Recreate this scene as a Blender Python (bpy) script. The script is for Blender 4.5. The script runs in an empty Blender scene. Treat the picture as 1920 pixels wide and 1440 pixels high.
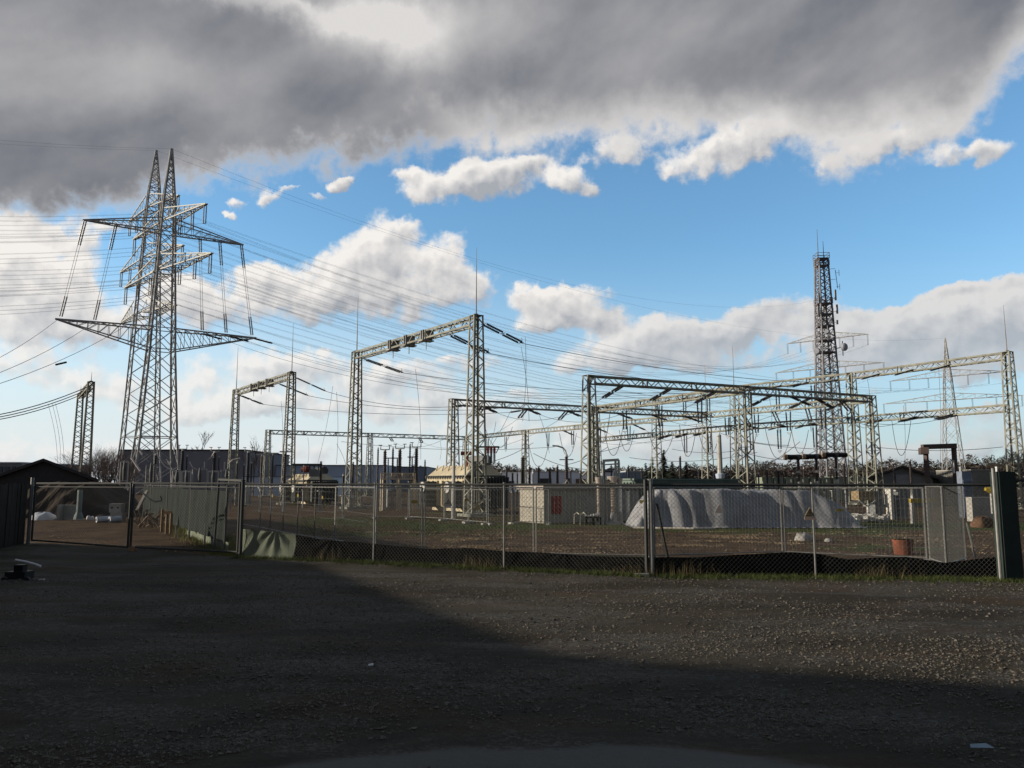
import bpy, math, random
import numpy as np
from mathutils import Vector, Matrix, noise as mn
random.seed(7); np.random.seed(7)
sc = bpy.context.scene
C = sc.collection
K = 7/6            # modelling unit -> metres (camera height 1.8 units = 2.1 m)
F = 1500.0; PITCH = math.atan(185/1500); CP, SP = math.cos(PITCH), math.sin(PITCH); H0 = 1.8
SUN_EL = math.radians(14.5); SUNV = Vector((-1, .0, 0)).normalized()
SUN_DIR = Vector((SUNV.x*math.cos(SUN_EL), SUNV.y*math.cos(SUN_EL), math.sin(SUN_EL)))

# ---------------------------------------------------------------- camera
cd = bpy.data.cameras.new('camera'); cam = bpy.data.objects.new('camera', cd); C.objects.link(cam)
cam.location = (0, 0, H0*K); cam.rotation_euler = (math.pi/2 + PITCH, 0, 0)
cd.sensor_width = 36; cd.lens = F/1920*36; cd.clip_start = .05; cd.clip_end = 20000
sc.camera = cam
# ---------------------------------------------------------------- sun, exposure
sd = bpy.data.lights.new('sun', 'SUN'); sd.energy = 4.9; sd.angle = math.radians(.55); sd.color = (1, .89, .74)
so = bpy.data.objects.new('sun', sd); C.objects.link(so)
so.rotation_euler = SUN_DIR.to_track_quat('Z', 'Y').to_euler(); so.location = (-30, 5, 40)
sc.view_settings.view_transform = 'Standard'; sc.view_settings.look = 'None'
sc.view_settings.exposure = 0; sc.view_settings.gamma = 1
sc.render.engine = 'CYCLES'; sc.cycles.max_bounces = 4; sc.cycles.use_adaptive_sampling = True; sc.cycles.adaptive_threshold = .02; sc.cycles.diffuse_bounces = 2; sc.cycles.glossy_bounces = 2
# ---------------------------------------------------------------- node helper
class G:
    def __init__(s, tree): s.t = tree; s.n = tree.nodes; s.l = tree.links
    def put(s, sock, v):
        if isinstance(v, bpy.types.NodeSocket): s.l.new(v, sock)
        elif v is not None:
            try: sock.default_value = v
            except Exception: sock.default_value = tuple(v)
    def m(s, op, a, b=None, c=None, clamp=False):
        n = s.n.new('ShaderNodeMath'); n.operation = op; n.use_clamp = clamp
        s.put(n.inputs[0], a); s.put(n.inputs[1], b); s.put(n.inputs[2], c); return n.outputs[0]
    def v(s, op, a, b=None):
        n = s.n.new('ShaderNodeVectorMath'); n.operation = op
        s.put(n.inputs[0], a); s.put(n.inputs[1], b)
        return n.outputs['Value'] if op in ('DOT_PRODUCT', 'LENGTH', 'DISTANCE') else n.outputs[0]
    def mapr(s, v, loc, rot, scale):
        n = s.n.new('ShaderNodeMapping'); n.vector_type = 'TEXTURE'
        s.put(n.inputs['Vector'], v); n.inputs['Location'].default_value = loc
        n.inputs['Rotation'].default_value = rot; n.inputs['Scale'].default_value = scale
        return n.outputs[0]
    def noise(s, v, scale, detail=4, rough=.55, col=False, dist=0.):
        n = s.n.new('ShaderNodeTexNoise'); s.put(n.inputs['Vector'], v)
        n.inputs['Scale'].default_value = scale; n.inputs['Detail'].default_value = detail
        n.inputs['Roughness'].default_value = rough; n.inputs['Distortion'].default_value = dist
        return n.outputs['Color'] if col else n.outputs['Fac']
    def ss(s, x, a, b):
        n = s.n.new('ShaderNodeMapRange'); n.interpolation_type = 'SMOOTHSTEP'
        s.put(n.inputs[0], x); n.inputs[1].default_value = a; n.inputs[2].default_value = b
        return n.outputs[0]
    def mix(s, f, a, b):
        n = s.n.new('ShaderNodeMix'); n.data_type = 'RGBA'
        s.put(n.inputs[0], f); s.put(n.inputs[6], a if isinstance(a, bpy.types.NodeSocket) else (*a, 1) if len(a) == 3 else a)
        s.put(n.inputs[7], b if isinstance(b, bpy.types.NodeSocket) else (*b, 1) if len(b) == 3 else b)
        return n.outputs[2]
# ---------------------------------------------------------------- sky with clouds
def pdir(u, v):
    xc, yc = (u-960)/F, (720-v)/F
    d = Vector((xc, CP-SP*yc, SP+CP*yc)).normalized()
    return math.atan2(d.x, d.y), math.asin(d.z)
W = bpy.data.worlds.new('World'); sc.world = W; W.use_nodes = True
g = G(W.node_tree); W.node_tree.nodes.clear()
out = g.n.new('ShaderNodeOutputWorld'); bg = g.n.new('ShaderNodeBackground'); g.l.new(bg.outputs[0], out.inputs[0])
bg.inputs[1].default_value = .1
sky = g.n.new('ShaderNodeTexSky'); sky.sky_type = 'NISHITA'; sky.sun_disc = False
sky.sun_elevation = SUN_EL; sky.sun_rotation = math.atan2(SUNV.x, SUNV.y); sky.dust_density = .6; sky.ozone_density = 1.6
tc = g.n.new('ShaderNodeTexCoord'); dirv = tc.outputs['Generated']
sx = g.n.new('ShaderNodeSeparateXYZ'); g.l.new(dirv, sx.inputs[0])
az = g.m('ARCTAN2', sx.outputs[0], sx.outputs[1]); el = g.m('ARCSINE', sx.outputs[2])
cb = g.n.new('ShaderNodeCombineXYZ'); g.l.new(az, cb.inputs[0]); g.l.new(el, cb.inputs[1]); AE = cb.outputs[0]
PX = 1/1560.   # one photo pixel in radians, roughly
n1 = g.v('SUBTRACT', g.noise(AE, 7., 3, .5, True), (.5, .5, .5)); n2 = g.v('SUBTRACT', g.noise(AE, 34., 5, .62, True), (.5, .5, .5))
warp = g.v('ADD', g.v('MULTIPLY', n1, (.07, .06, 0)), g.v('MULTIPLY', n2, (.034, .030, 0)))
AEW = g.v('ADD', AE, warp)
LAST = [None, 0]
def field(vec, blobs, light=None):
    """sum of soft ellipses; with light, also how far each point lies on the side facing that direction"""
    acc = la = None; rots = {}
    for bl in blobs: rots.setdefault(int(round(bl[4]/10.)*10), []).append(bl)
    for rot, group in rots.items():
        cr, sr = math.cos(math.radians(rot)), math.sin(math.radians(rot)); vr = vec
        if rot:
            cx = g.n.new('ShaderNodeCombineXYZ')
            g.l.new(g.v('DOT_PRODUCT', vec, (cr, sr, 0)), cx.inputs[0]); g.l.new(g.v('DOT_PRODUCT', vec, (-sr, cr, 0)), cx.inputs[1]); vr = cx.outputs[0]
        lt = (light[0]*cr+light[1]*sr, -light[0]*sr+light[1]*cr, 0) if light else None
        for (u, v, rx, ry, _r, st) in group:
            if blobs is CUM and v > 665: st *= .72
            if blobs is CUM and u > 1100 and v < 330: st *= .75
            a, e = pdir(u, v); a, e = a*cr+e*sr, -a*sr+e*cr
            # every few lookups wait for the ones before, which keeps the shader's working memory small
            LAST[1] += 1
            if LAST[0] is not None and LAST[1] % 6 == 0: vr = g.v('ADD', vr, g.m('MULTIPLY', LAST[0], 1e-9))
            n = g.n.new('ShaderNodeVectorMath'); n.operation = 'MULTIPLY_ADD'; g.l.new(vr, n.inputs[0])
            sx_, sy_ = 1/(rx*PX), 1/(ry*PX); n.inputs[1].default_value = (sx_, sy_, 0); n.inputs[2].default_value = (-a*sx_, -e*sy_, 0); q = n.outputs[0]
            val = g.m('EXPONENT', g.m('MULTIPLY_ADD', g.v('DOT_PRODUCT', q, q), -.85, math.log(st)))
            acc = val if acc is None else g.m('ADD', acc, val)
            if light: la = g.m('MULTIPLY_ADD', g.v('DOT_PRODUCT', q, lt), val, la if la is not None else 0.)
            LAST[0] = la if light else acc
    return (acc, la) if light else acc
CUM = [ # u, v, rx, ry, rot(deg ccw), strength
 (60,530,90,48,0,1.2),(140,505,35,26,0,.7),(10,500,50,40,0,.7),(90,600,150,40,0,.65),(20,400,80,20,-10,.4),(190,412,50,16,10,.6),(60,440,100,18,0,.6),
 (375,575,75,38,-10,.9),(335,548,45,22,0,.6),
 (560,560,78,42,0,.95),(505,528,34,26,0,.8),(645,495,40,40,0,.8),(720,468,48,52,0,1.1),(745,428,30,22,0,.7),(820,490,42,42,0,.8),(880,525,48,26,0,.6),(690,555,90,42,0,.8),(840,560,70,22,0,.45),(740,605,80,16,-5,.35),
 (1060,572,70,34,-5,1.0),(995,562,36,22,0,.6),(1120,600,60,22,-15,.7),(1050,548,40,16,0,.6),(1010,610,50,14,0,.5),
 (1180,650,95,30,8,.9),(1290,640,110,36,10,1.0),(1400,606,110,22,12,1.0),(1520,610,90,16,0,.6),(1130,690,110,16,0,.6),(1330,680,120,22,5,.6),
 (1640,630,110,26,-4,1.0),(1780,618,150,32,6,1.1),(1900,600,80,40,0,1.0),(1790,560,130,11,6,.6),(1700,665,130,26,0,.9),(1850,690,120,26,0,.8),(1880,800,90,30,0,.5),(1780,765,110,12,0,.6),(1640,740,60,12,0,.4),
 (880,350,85,30,0,1.1),(800,355,40,18,0,.6),(772,322,28,13,0,.7),(1070,335,40,22,-20,.9),(1000,300,40,16,0,.7),(640,348,24,12,10,.8),(668,338,20,7,10,.5),(505,366,20,16,30,.7),(448,368,18,9,0,.6),(441,391,14,7,0,.6),(596,372,26,7,-10,.4),(540,350,18,6,20,.45),(930,318,60,26,0,.9),
 (1330,280,70,22,10,.7),(1420,262,110,34,12,1.2),(1545,318,34,16,10,.7),(1620,290,70,24,10,.9),(1725,262,70,26,15,.9),(1830,285,40,20,10,.6),(1790,300,60,14,10,.5),(1160,270,80,26,0,.9),
 (560,685,110,26,0,.9),(445,700,90,26,0,.7),(730,715,110,24,0,.8),(860,690,80,18,0,.6),(620,752,220,22,0,.8),(400,760,160,22,0,.7),(180,720,140,20,0,.6),(60,680,130,26,0,.7),(850,770,160,24,0,.7),
 (1000,740,80,12,0,.35),(1250,830,260,26,0,.8),(1500,850,260,22,0,.7),(1750,850,160,22,0,.6),(1020,800,200,22,0,.6),(300,850,400,26,0,.7)]
cum, cuml = field(AEW, CUM, (-.30, .62, 0))     # the second value: which side of each cumulus faces the sun
fb = g.noise(AE, 26., 6, .62); fb2 = g.noise(AE, 9., 4, .6)
fbL = g.noise(g.v('ADD', AE, (-.006, .009, 0)), 26., 5, .62)
fb3 = g.noise(AE, 70., 4, .6)
def billow(vec, scale, det):
    n = g.n.new('ShaderNodeTexVoronoi'); n.voronoi_dimensions = '2D'; n.feature = 'F1'
    g.put(n.inputs['Vector'], vec); n.inputs['Scale'].default_value = scale; n.inputs['Detail'].default_value = det
    n.inputs['Roughness'].default_value = .45; n.inputs['Lacunarity'].default_value = 2.2; n.normalize = True
    return g.m('SUBTRACT', .42, n.outputs['Distance'])
AEB = g.v('ADD', AE, g.v('MULTIPLY', n2, (.012, .012, 0)))
bil = billow(AEB, 21., 2.); bilL = billow(g.v('ADD', AEB, (-.005, .010, 0)), 21., 2.)
cden = g.m('ADD', cum, g.m('ADD', g.m('MULTIPLY', g.m('SUBTRACT', fb, .5), 1.25), g.m('ADD', g.m('MULTIPLY', g.m('MULTIPLY', bil, 1.1), g.ss(cum, .05, .35)), g.m('MULTIPLY', g.m('SUBTRACT', fb3, .5), .30))))
calpha = g.m('MULTIPLY', g.ss(cden, .26, .78), g.m('SUBTRACT', 1, g.m('MULTIPLY', g.ss(el, .22, .0), .35)))
lit = g.m('ADD', g.m('MULTIPLY', g.m('DIVIDE', cuml, g.m('ADD', cum, .15)), 1.25), g.m('ADD', g.m('MULTIPLY', g.m('SUBTRACT', fb, fbL), .9), g.m('MULTIPLY', g.m('SUBTRACT', bil, bilL), 1.5)))
lit = g.m('ADD', g.m('ADD', lit, g.m('MULTIPLY', g.m('SUBTRACT', fb3, .5), .25)), g.m('SUBTRACT', g.m('ADD', .67, g.m('MULTIPLY', g.ss(az, -.1, -.5), .22)), g.m('MULTIPLY', g.ss(cden, .5, 1.7), .22)), clamp=True)
elev_soft = g.ss(el, .0, .30)
ccol = g.mix(lit, (3.9, 4.1, 4.5), (9.1, 8.75, 8.35))
# cooler, duller clouds towards the right (away from the sun), low down
rightness = g.m('MULTIPLY', g.ss(az, -.02, .30), g.m('SUBTRACT', 1, g.ss(el, .10, .42)))
ccol = g.mix(g.m('MULTIPLY', rightness, .55), ccol, (4.7, 5.0, 5.4))
# the high grey deck: lies above a wandering edge
fc = g.n.new('ShaderNodeFloatCurve'); cv = fc.mapping.curves[0]
EDGE = [(-200,470),(0,440),(150,420),(240,385),(400,350),(560,325),(720,292),(900,288),(1050,296),(1150,280),(1250,262),(1340,296),(1460,285),(1560,305),(1660,295),(1760,280),(1840,245),(1880,190),(1960,95),(2150,20)]
pts = []
for u, v in EDGE:
    a, e = pdir(u, v); pts.append(((a+.8)/1.6, e))
cv.points[0].location = (0, pts[0][1]); cv.points[1].location = (1, pts[-1][1])
for p in pts: cv.points.new(*p)
fc.mapping.update()
g.l.new(g.m('ADD', g.m('MULTIPLY', az, 1/1.6), .5), fc.inputs['Value'])
dd = g.m('SUBTRACT', el, fc.outputs[0])
dn = g.m('ADD', g.m('MULTIPLY', g.m('SUBTRACT', fb2, .5), .14), g.m('ADD', g.m('MULTIPLY', g.m('SUBTRACT', fb, .5), .085), g.m('MULTIPLY', g.m('SUBTRACT', fb3, .5), .03)))
hole = field(AEW, [(648,60,26,40,0,.035),(310,-4,60,14,0,.05)])
ddn = g.m('SUBTRACT', g.m('ADD', dd, dn), hole)
away = g.m('MAXIMUM', g.ss(g.m('ABSOLUTE', g.m('SUBTRACT', az, .12)), .85, 1.15), g.ss(el, .55, .8))  # added grey cloud behind and overhead, out of view, to lower ambient light
dalpha = g.m('MAXIMUM', g.ss(ddn, -.016, .034), away)
lights = field(AEW, [(770,50,110,60,0,.9),(700,15,90,34,0,.5),(480,2,230,20,0,.55),(960,70,80,50,0,.28),(1130,275,120,22,0,.30),(1400,245,130,26,14,.30),(1480,140,90,36,10,.12),(60,150,200,60,0,.20),(1000,262,120,24,0,.3),(320,155,160,50,0,.22),(1620,270,120,24,6,.25),(60,455,180,30,0,.35),(560,5,60,10,0,.3)])
thick = g.m('MAXIMUM', g.ss(g.m('ADD', dd, g.m('MULTIPLY', g.m('SUBTRACT', ddn, dd), .45)), .004, .085), g.m('MULTIPLY', g.ss(az, .0, -.16), g.ss(ddn, -.02, .05)))
tone = g.m('ADD', g.m('MULTIPLY', g.m('SUBTRACT', 1, thick), .80), g.m('ADD', lights, g.m('MULTIPLY', g.m('SUBTRACT', g.noise(g.mapr(AE, (0, 0, 0), (0, 0, .45), (1.9, .85, 1)), 7., 4, .5), .5), 1.0)))
tone = g.m('ADD', g.m('ADD', tone, .13), g.m('MULTIPLY', g.m('SUBTRACT', fb, fbL), .12)); tone = g.m('MAXIMUM', tone, .0); tone = g.m('MINIMUM', tone, 1.)
dcol = g.mix(away, g.mix(tone, (1.84, 1.94, 2.24), (7.2, 7.0, 6.85)), (1.6, 1.85, 2.3))
blue = g.v('MULTIPLY', sky.outputs[0], (1.38, 1.92, 2.2))
# horizon whitening, strongest on the sun's side
hz = g.m('MULTIPLY', g.m('SUBTRACT', 1, g.ss(el, .0, .30)), g.m('SUBTRACT', .95, g.m('MULTIPLY', g.ss(az, -.35, .35), .25)))
c0 = g.mix(hz, blue, g.mix(g.ss(az, -.3, .4), (7.6, 8.0, 8.4), (5.2, 6.0, 7.2)))
c1 = g.mix(calpha, c0, ccol)
c2 = g.mix(dalpha, c1, dcol)
g.l.new(c2, bg.inputs[0])
W.cycles.sampling_method = 'MANUAL'; W.cycles.sample_map_resolution = 512

# ---------------------------------------------------------------- placing helpers (modelling units)
def P(u, Y, z=0.0, v=905):
    """point at depth Y on the line of sight column u (photo pixels); height z"""
    # column u at the height given: solve x for that pixel
    t = (z-H0)/Y; yc = (t*CP-SP)/(CP+t*SP)
    return Vector(((u-960)/F*Y/(CP-SP*yc), Y, z))
def at(u, v, Y):
    xc, yc = (u-960)/F, (720-v)/F; k = Y/(CP-SP*yc)
    return Vector((xc*k, Y, H0+(SP+CP*yc)*k))
def zat(v, Y): return at(960, v, Y).z
def Dg(v): # depth of the ground seen at row v
    yc = (720-v)/F; return -H0*(CP-SP*yc)/(SP+CP*yc)
E1 = Vector((-.54, .84, 0)).normalized(); E2 = Vector((.84, .54, 0)).normalized(); UP = Vector((0, 0, 1))

# ---------------------------------------------------------------- materials
MATS = {}
def mat(name, col, rough=.7, metal=0., var=.25, vs=3., bump=0., bs=20., col2=None, spec=.3, trans=0.):
    if name in MATS: return MATS[name]
    m = bpy.data.materials.new(name); m.use_nodes = True; h = G(m.node_tree)
    b = m.node_tree.nodes['Principled BSDF']
    t = h.n.new('ShaderNodeTexCoord').outputs['Object']
    f = h.ss(h.noise(t, vs, 6, .6), .3, .7)
    c2_ = col2 or tuple(c*(1-var) for c in col)
    h.put(b.inputs['Base Color'], h.mix(f, c2_, col))
    b.inputs['Roughness'].default_value = rough; b.inputs['Metallic'].default_value = metal
    b.inputs['Specular IOR Level'].default_value = spec
    if bump:
        bn = h.n.new('ShaderNodeBump'); bn.inputs['Strength'].default_value = bump; bn.inputs['Distance'].default_value = .02
        h.put(bn.inputs['Height'], h.noise(t, bs, 6, .65)); h.l.new(bn.outputs[0], b.inputs['Normal'])
    MATS[name] = m; return m
STEEL = mat('galvanised_steel', (.56, .55, .50), .6, .0, .28, 1.5, spec=.35)
STEELG = mat('painted_gantry_steel', (.33, .33, .265), .65, 0, .3, 1.2, col2=(.17, .17, .14))
STEELD = mat('weathered_pylon_steel', (.44, .43, .41), .55, 0, .35, .8, col2=(.19, .19, .18))
TOWER = mat('tower_steel', (.22, .22, .24), .6, 0, .4, .8)
RAIL = mat('dark_fence_steel', (.055, .058, .055), .7, 0., .3, 3)
PANEL = mat('zinc_panel_steel', (.27, .27, .255), .5, .3, .25, 6)
LINK = mat('chain_link_wire', (.17, .175, .165), .6, .2, .2, 4)
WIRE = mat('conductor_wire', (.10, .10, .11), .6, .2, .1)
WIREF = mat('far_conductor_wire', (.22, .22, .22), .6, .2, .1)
CER = mat('brown_porcelain', (.055, .038, .035), .35, 0, .3, 5, spec=.5)
CERD = mat('dark_glazed_insulator', (.035, .034, .038), .4, 0, .3, 5, spec=.4)
CERL = mat('grey_porcelain', (.38, .33, .28), .5, 0, .25, 6)
WHITEP = mat('white_paint', (.70, .70, .68), .5, 0, .12, 3)
RED = mat('red_paint', (.34, .035, .03), .5, 0, .3, 4)
YEL = mat('yellow_paint', (.42, .30, .03), .7, 0, .35, 5)
BLK = mat('black_paint', (.02, .02, .02), .5, 0, .1)
BEIGE = mat('beige_transformer_paint', (.62, .55, .38), .6, 0, .2, 1.2, col2=(.48, .41, .28))
TDARK = mat('dark_radiator_paint', (.09, .095, .09), .6, 0, .3, 2)
CONC = mat('concrete', (.40, .385, .35), .9, 0, .25, 2, .4, 12)
RENDER_ = mat('pebble_render', (.46, .43, .36), .95, 0, .3, 6, .6, 18)
ROOFC = mat('roof_slab_concrete', (.48, .42, .37), .85, 0, .3, 3, .2, 8)
GREENC = mat('dark_green_sheet_metal', (.15, .205, .175), .6, .1, .25, 2)
GREENL = mat('pale_green_sheet_metal', (.28, .32, .24), .6, 0, .2, 1)
TARP = mat('grey_blue_tarpaulin', (.33, .335, .35), .6, 0, .3, 1.3, .7, 3.5, spec=.35)
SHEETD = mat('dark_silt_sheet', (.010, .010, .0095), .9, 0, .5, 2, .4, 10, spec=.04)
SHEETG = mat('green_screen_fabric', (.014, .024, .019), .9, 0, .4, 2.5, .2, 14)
SHEETL = mat('sunlit_green_sheet', (.20, .23, .16), .8, 0, .3, 3)  # paler than the dark sheet: sunlight put into the colour
WOOD = mat('raw_timber', (.36, .24, .13), .85, 0, .35, 5)
WOODD = mat('dark_timber', (.032, .026, .021), .9, 0, .4, 2, .3, 12)
BARK = mat('bare_bark', (.17, .135, .115), .9, 0, .3, 5)
BARKF = mat('far_bare_wood', (.115, .090, .078), .95, 0, .4, .035, col2=(.060, .058, .044))
CONIF = mat('conifer_needles', (.035, .05, .03), .95, 0, .4, 1.5)
SOILM = mat('mound_soil', (.055, .038, .024), .95, 0, .45, 1.2, .8, 6, col2=(.03, .022, .016))
BLUEW = mat('pale_blue_cladding', (.52, .60, .72), .7, 0, .1, .3)
WHITEW = mat('white_cladding', (.74, .78, .85), .7, 0, .1, .3)
DARKW = mat('dark_grey_cladding', (.25, .255, .285), .8, 0, .25, .1)
ROOFD = mat('dark_roof_felt', (.06, .055, .055), .9, 0, .3, 1)
GLASS = mat('dark_window_glass', (.03, .035, .045), .15, 0, .2, 1, spec=.6)
TERRA = mat('terracotta_plastic', (.24, .075, .04), .85, 0, .45, 3, .3, 8)
GREYH = mat('grey_hut_cladding', (.20, .21, .21), .85, 0, .2, 1)
RUST = mat('rusty_portal_steel', (.13, .095, .085), .8, 0, .4, 2)
STRAW = mat('dry_straw', (.36, .27, .17), .95, 0, .3, 8)
GRASS = mat('grass_blades', (.075, .095, .02), .8, 0, .5, 3, col2=(.035, .05, .012))
STONE = mat('crushed_stone', (.20, .178, .145), .9, 0, .6, 60, col2=(.04, .034, .026))
RUBW = mat('pale_rubble', (.55, .53, .48), .9, 0, .3, 5, .4, 8)
def leaf_fix(): pass
# ---------------------------------------------------------------- mesh builder
class MB:
    def __init__(s): s.V = []; s.Fc = []
    def quad(s, *p):
        n = len(s.V); s.V += [tuple(q) for q in p]; s.Fc.append(tuple(range(n, n+len(p))))
    def bar(s, p, q, w, h=None, up=None):
        p, q = Vector(p), Vector(q); d = q-p
        if d.length < 1e-6: return
        d.normalize(); h = h or w
        up = Vector(up) if up is not None else (UP if abs(d.z) < .95 else E1)
        a = d.cross(up)
        if a.length < 1e-4: a = d.cross(Vector((1, 0, 0)))
        a.normalize(); b = a.cross(d); a *= w/2; b *= h/2; n = len(s.V)
        for c in (p, q):
            for (i, j) in ((-1, -1), (1, -1), (1, 1), (-1, 1)): s.V.append(tuple(c+a*i+b*j))
        s.Fc += [(n, n+3, n+2, n+1), (n+4, n+5, n+6, n+7)]
        for i in range(4): j = (i+1) % 4; s.Fc.append((n+i, n+j, n+4+j, n+4+i))
    def angle(s, p, q, w, t, a, b):
        """L-section: flanges along directions a and b"""
        p, q = Vector(p), Vector(q)
        s.bar(p+a*w/2, q+a*w/2, t, w, up=a); s.bar(p+b*w/2, q+b*w/2, t, w, up=b)
    def box(s, c, sz, ax=None, ay=None):
        """box: centre of its base c, size sz, optional horizontal axes"""
        ax = ax or Vector((1, 0, 0)); ay = ay or Vector((-ax.y, ax.x, 0)); c = Vector(c); n = len(s.V)
        for k in (0, 1):
            for (i, j) in ((-1, -1), (1, -1), (1, 1), (-1, 1)):
                s.V.append(tuple(c+ax*(i*sz[0]/2)+ay*(j*sz[1]/2)+UP*(k*sz[2])))
        s.Fc += [(n, n+3, n+2, n+1), (n+4, n+5, n+6, n+7)]
        for i in range(4): j = (i+1) % 4; s.Fc.append((n+i, n+j, n+4+j, n+4+i))
    def tube(s, path, r, n=6, rs=None, caps=True):
        path = [Vector(p) for p in path]; base = len(s.V)
        for i, p in enumerate(path):
            d = (path[min(i+1, len(path)-1)]-path[max(i-1, 0)])
            if d.length < 1e-9: d = UP.copy()
            d.normalize(); u = UP if abs(d.z) < .9 else Vector((1, 0, 0))
            a = d.cross(u).normalized(); b = a.cross(d); rr = rs[i] if rs else r
            for k in range(n):
                t = 2*math.pi*k/n; s.V.append(tuple(p+a*(rr*math.cos(t))+b*(rr*math.sin(t))))
        for i in range(len(path)-1):
            for k in range(n):
                k2 = (k+1) % n; s.Fc.append((base+i*n+k, base+i*n+k2, base+(i+1)*n+k2, base+(i+1)*n+k))
        if caps:
            s.Fc.append(tuple(base+k for k in range(n))[::-1]); e = base+(len(path)-1)*n
            s.Fc.append(tuple(e+k for k in range(n)))
    def ribbed(s, p, q, r0, r1, ribs, n=8, taper=1.):
        p, q = Vector(p), Vector(q); path = []; rs = []
        for i in range(ribs):
            for (f, r) in ((0, r0), (.35, r1), (.62, r1*.92), (.66, r0)):
                t = (i+f)/ribs; path.append(p.lerp(q, t)); rs.append(r*(1+(taper-1)*t))
        path.append(q); rs.append(r0*taper); s.tube(path, 0, n, rs)
    def prism(s, poly, z0, z1):
        n = len(s.V); m = len(poly)
        for z in (z0, z1):
            for (x, y) in poly: s.V.append((x, y, z))
        s.Fc.append(tuple(range(n, n+m))[::-1]); s.Fc.append(tuple(range(n+m, n+2*m)))
        for i in range(m): j = (i+1) % m; s.Fc.append((n+i, n+j, n+m+j, n+m+i))
    def build(s, name, m, parent=None, smooth=False):
        me = bpy.data.meshes.new(name); o = bpy.data.objects.new(name, me); C.objects.link(o)
        off = Vector(parent['_w']) if parent is not None else Vector((0, 0, 0))
        if parent is None:   # origin at the mesh's base
            a = np.array(s.V); off = Vector((float(a[:, 0].mean()), float(a[:, 1].mean()), float(a[:, 2].min())))*K
            o.location = off
        V = [(x*K-off.x, y*K-off.y, z*K-off.z) for (x, y, z) in s.V]
        me.from_pydata(V, [], s.Fc); me.materials.append(m); me.update()
        if smooth: me.polygons.foreach_set('use_smooth', [True]*len(me.polygons))
        if parent is not None: o.parent = parent
        o['_w'] = tuple(off) if parent is None else tuple(parent['_w'])
        return o
ALL = []
def tag(o, label=None, cat=None, group=None, kind=None):
    if label: o['label'] = label
    if cat: o['category'] = cat
    if group: o['group'] = group
    if kind: o['kind'] = kind
    return o
def thing(name, loc, label, cat, group=None):
    o = bpy.data.objects.new(name, None); C.objects.link(o); loc = Vector(loc)*K
    o.location = loc; o['_w'] = tuple(loc); o.empty_display_size = .3
    return tag(o, label, cat, group)

# ================================================================ GROUND
def ground_mat():
    m = bpy.data.materials.new('yard_soil_and_grass'); m.use_nodes = True; h = G(m.node_tree); b = m.node_tree.nodes['Principled BSDF']
    t = h.n.new('ShaderNodeTexCoord').outputs['Object']
    big = h.noise(t, .12, 5, .6); mid = h.noise(t, .6, 6, .65, dist=.6); fine = h.noise(t, 9, 8, .75)
    soil = h.mix(h.ss(mid, .35, .65), (.050, .032, .019), (.118, .076, .043))
    soil = h.mix(h.m('MULTIPLY', h.ss(fine, .52, .68), .6), soil, (.23, .17, .12))
    gr = h.mix(h.ss(fine, .35, .65), (.035, .048, .014), (.085, .10, .030))
    sxyz = h.n.new('ShaderNodeSeparateXYZ'); h.l.new(t, sxyz.inputs[0])
    band = h.m('MULTIPLY', h.ss(sxyz.outputs[1], 30, 36), 1.)
    gm = h.ss(h.m('ADD', big, h.m('ADD', h.m('MULTIPLY', h.m('SUBTRACT', mid, .5), .5), h.m('MULTIPLY', h.ss(h.m('ABSOLUTE', h.m('SUBTRACT', sxyz.outputs[1], 40)), 12, 0), .16))), .60, .66)
    gm = h.m('MULTIPLY', gm, h.ss(h.m('ADD', sxyz.outputs[0], h.m('MULTIPLY', sxyz.outputs[1], .30)), -1.5, 1.5))
    h.put(b.inputs['Base Color'], h.mix(gm, soil, gr)); b.inputs['Roughness'].default_value = .95; b.inputs['Specular IOR Level'].default_value = .1
    bn = h.n.new('ShaderNodeBump'); bn.inputs['Strength'].default_value = .9; bn.inputs['Distance'].default_value = .12
    h.put(bn.inputs['Height'], h.noise(t, 3.5, 8, .7)); h.l.new(bn.outputs[0], b.inputs['Normal'])
    return m
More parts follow.
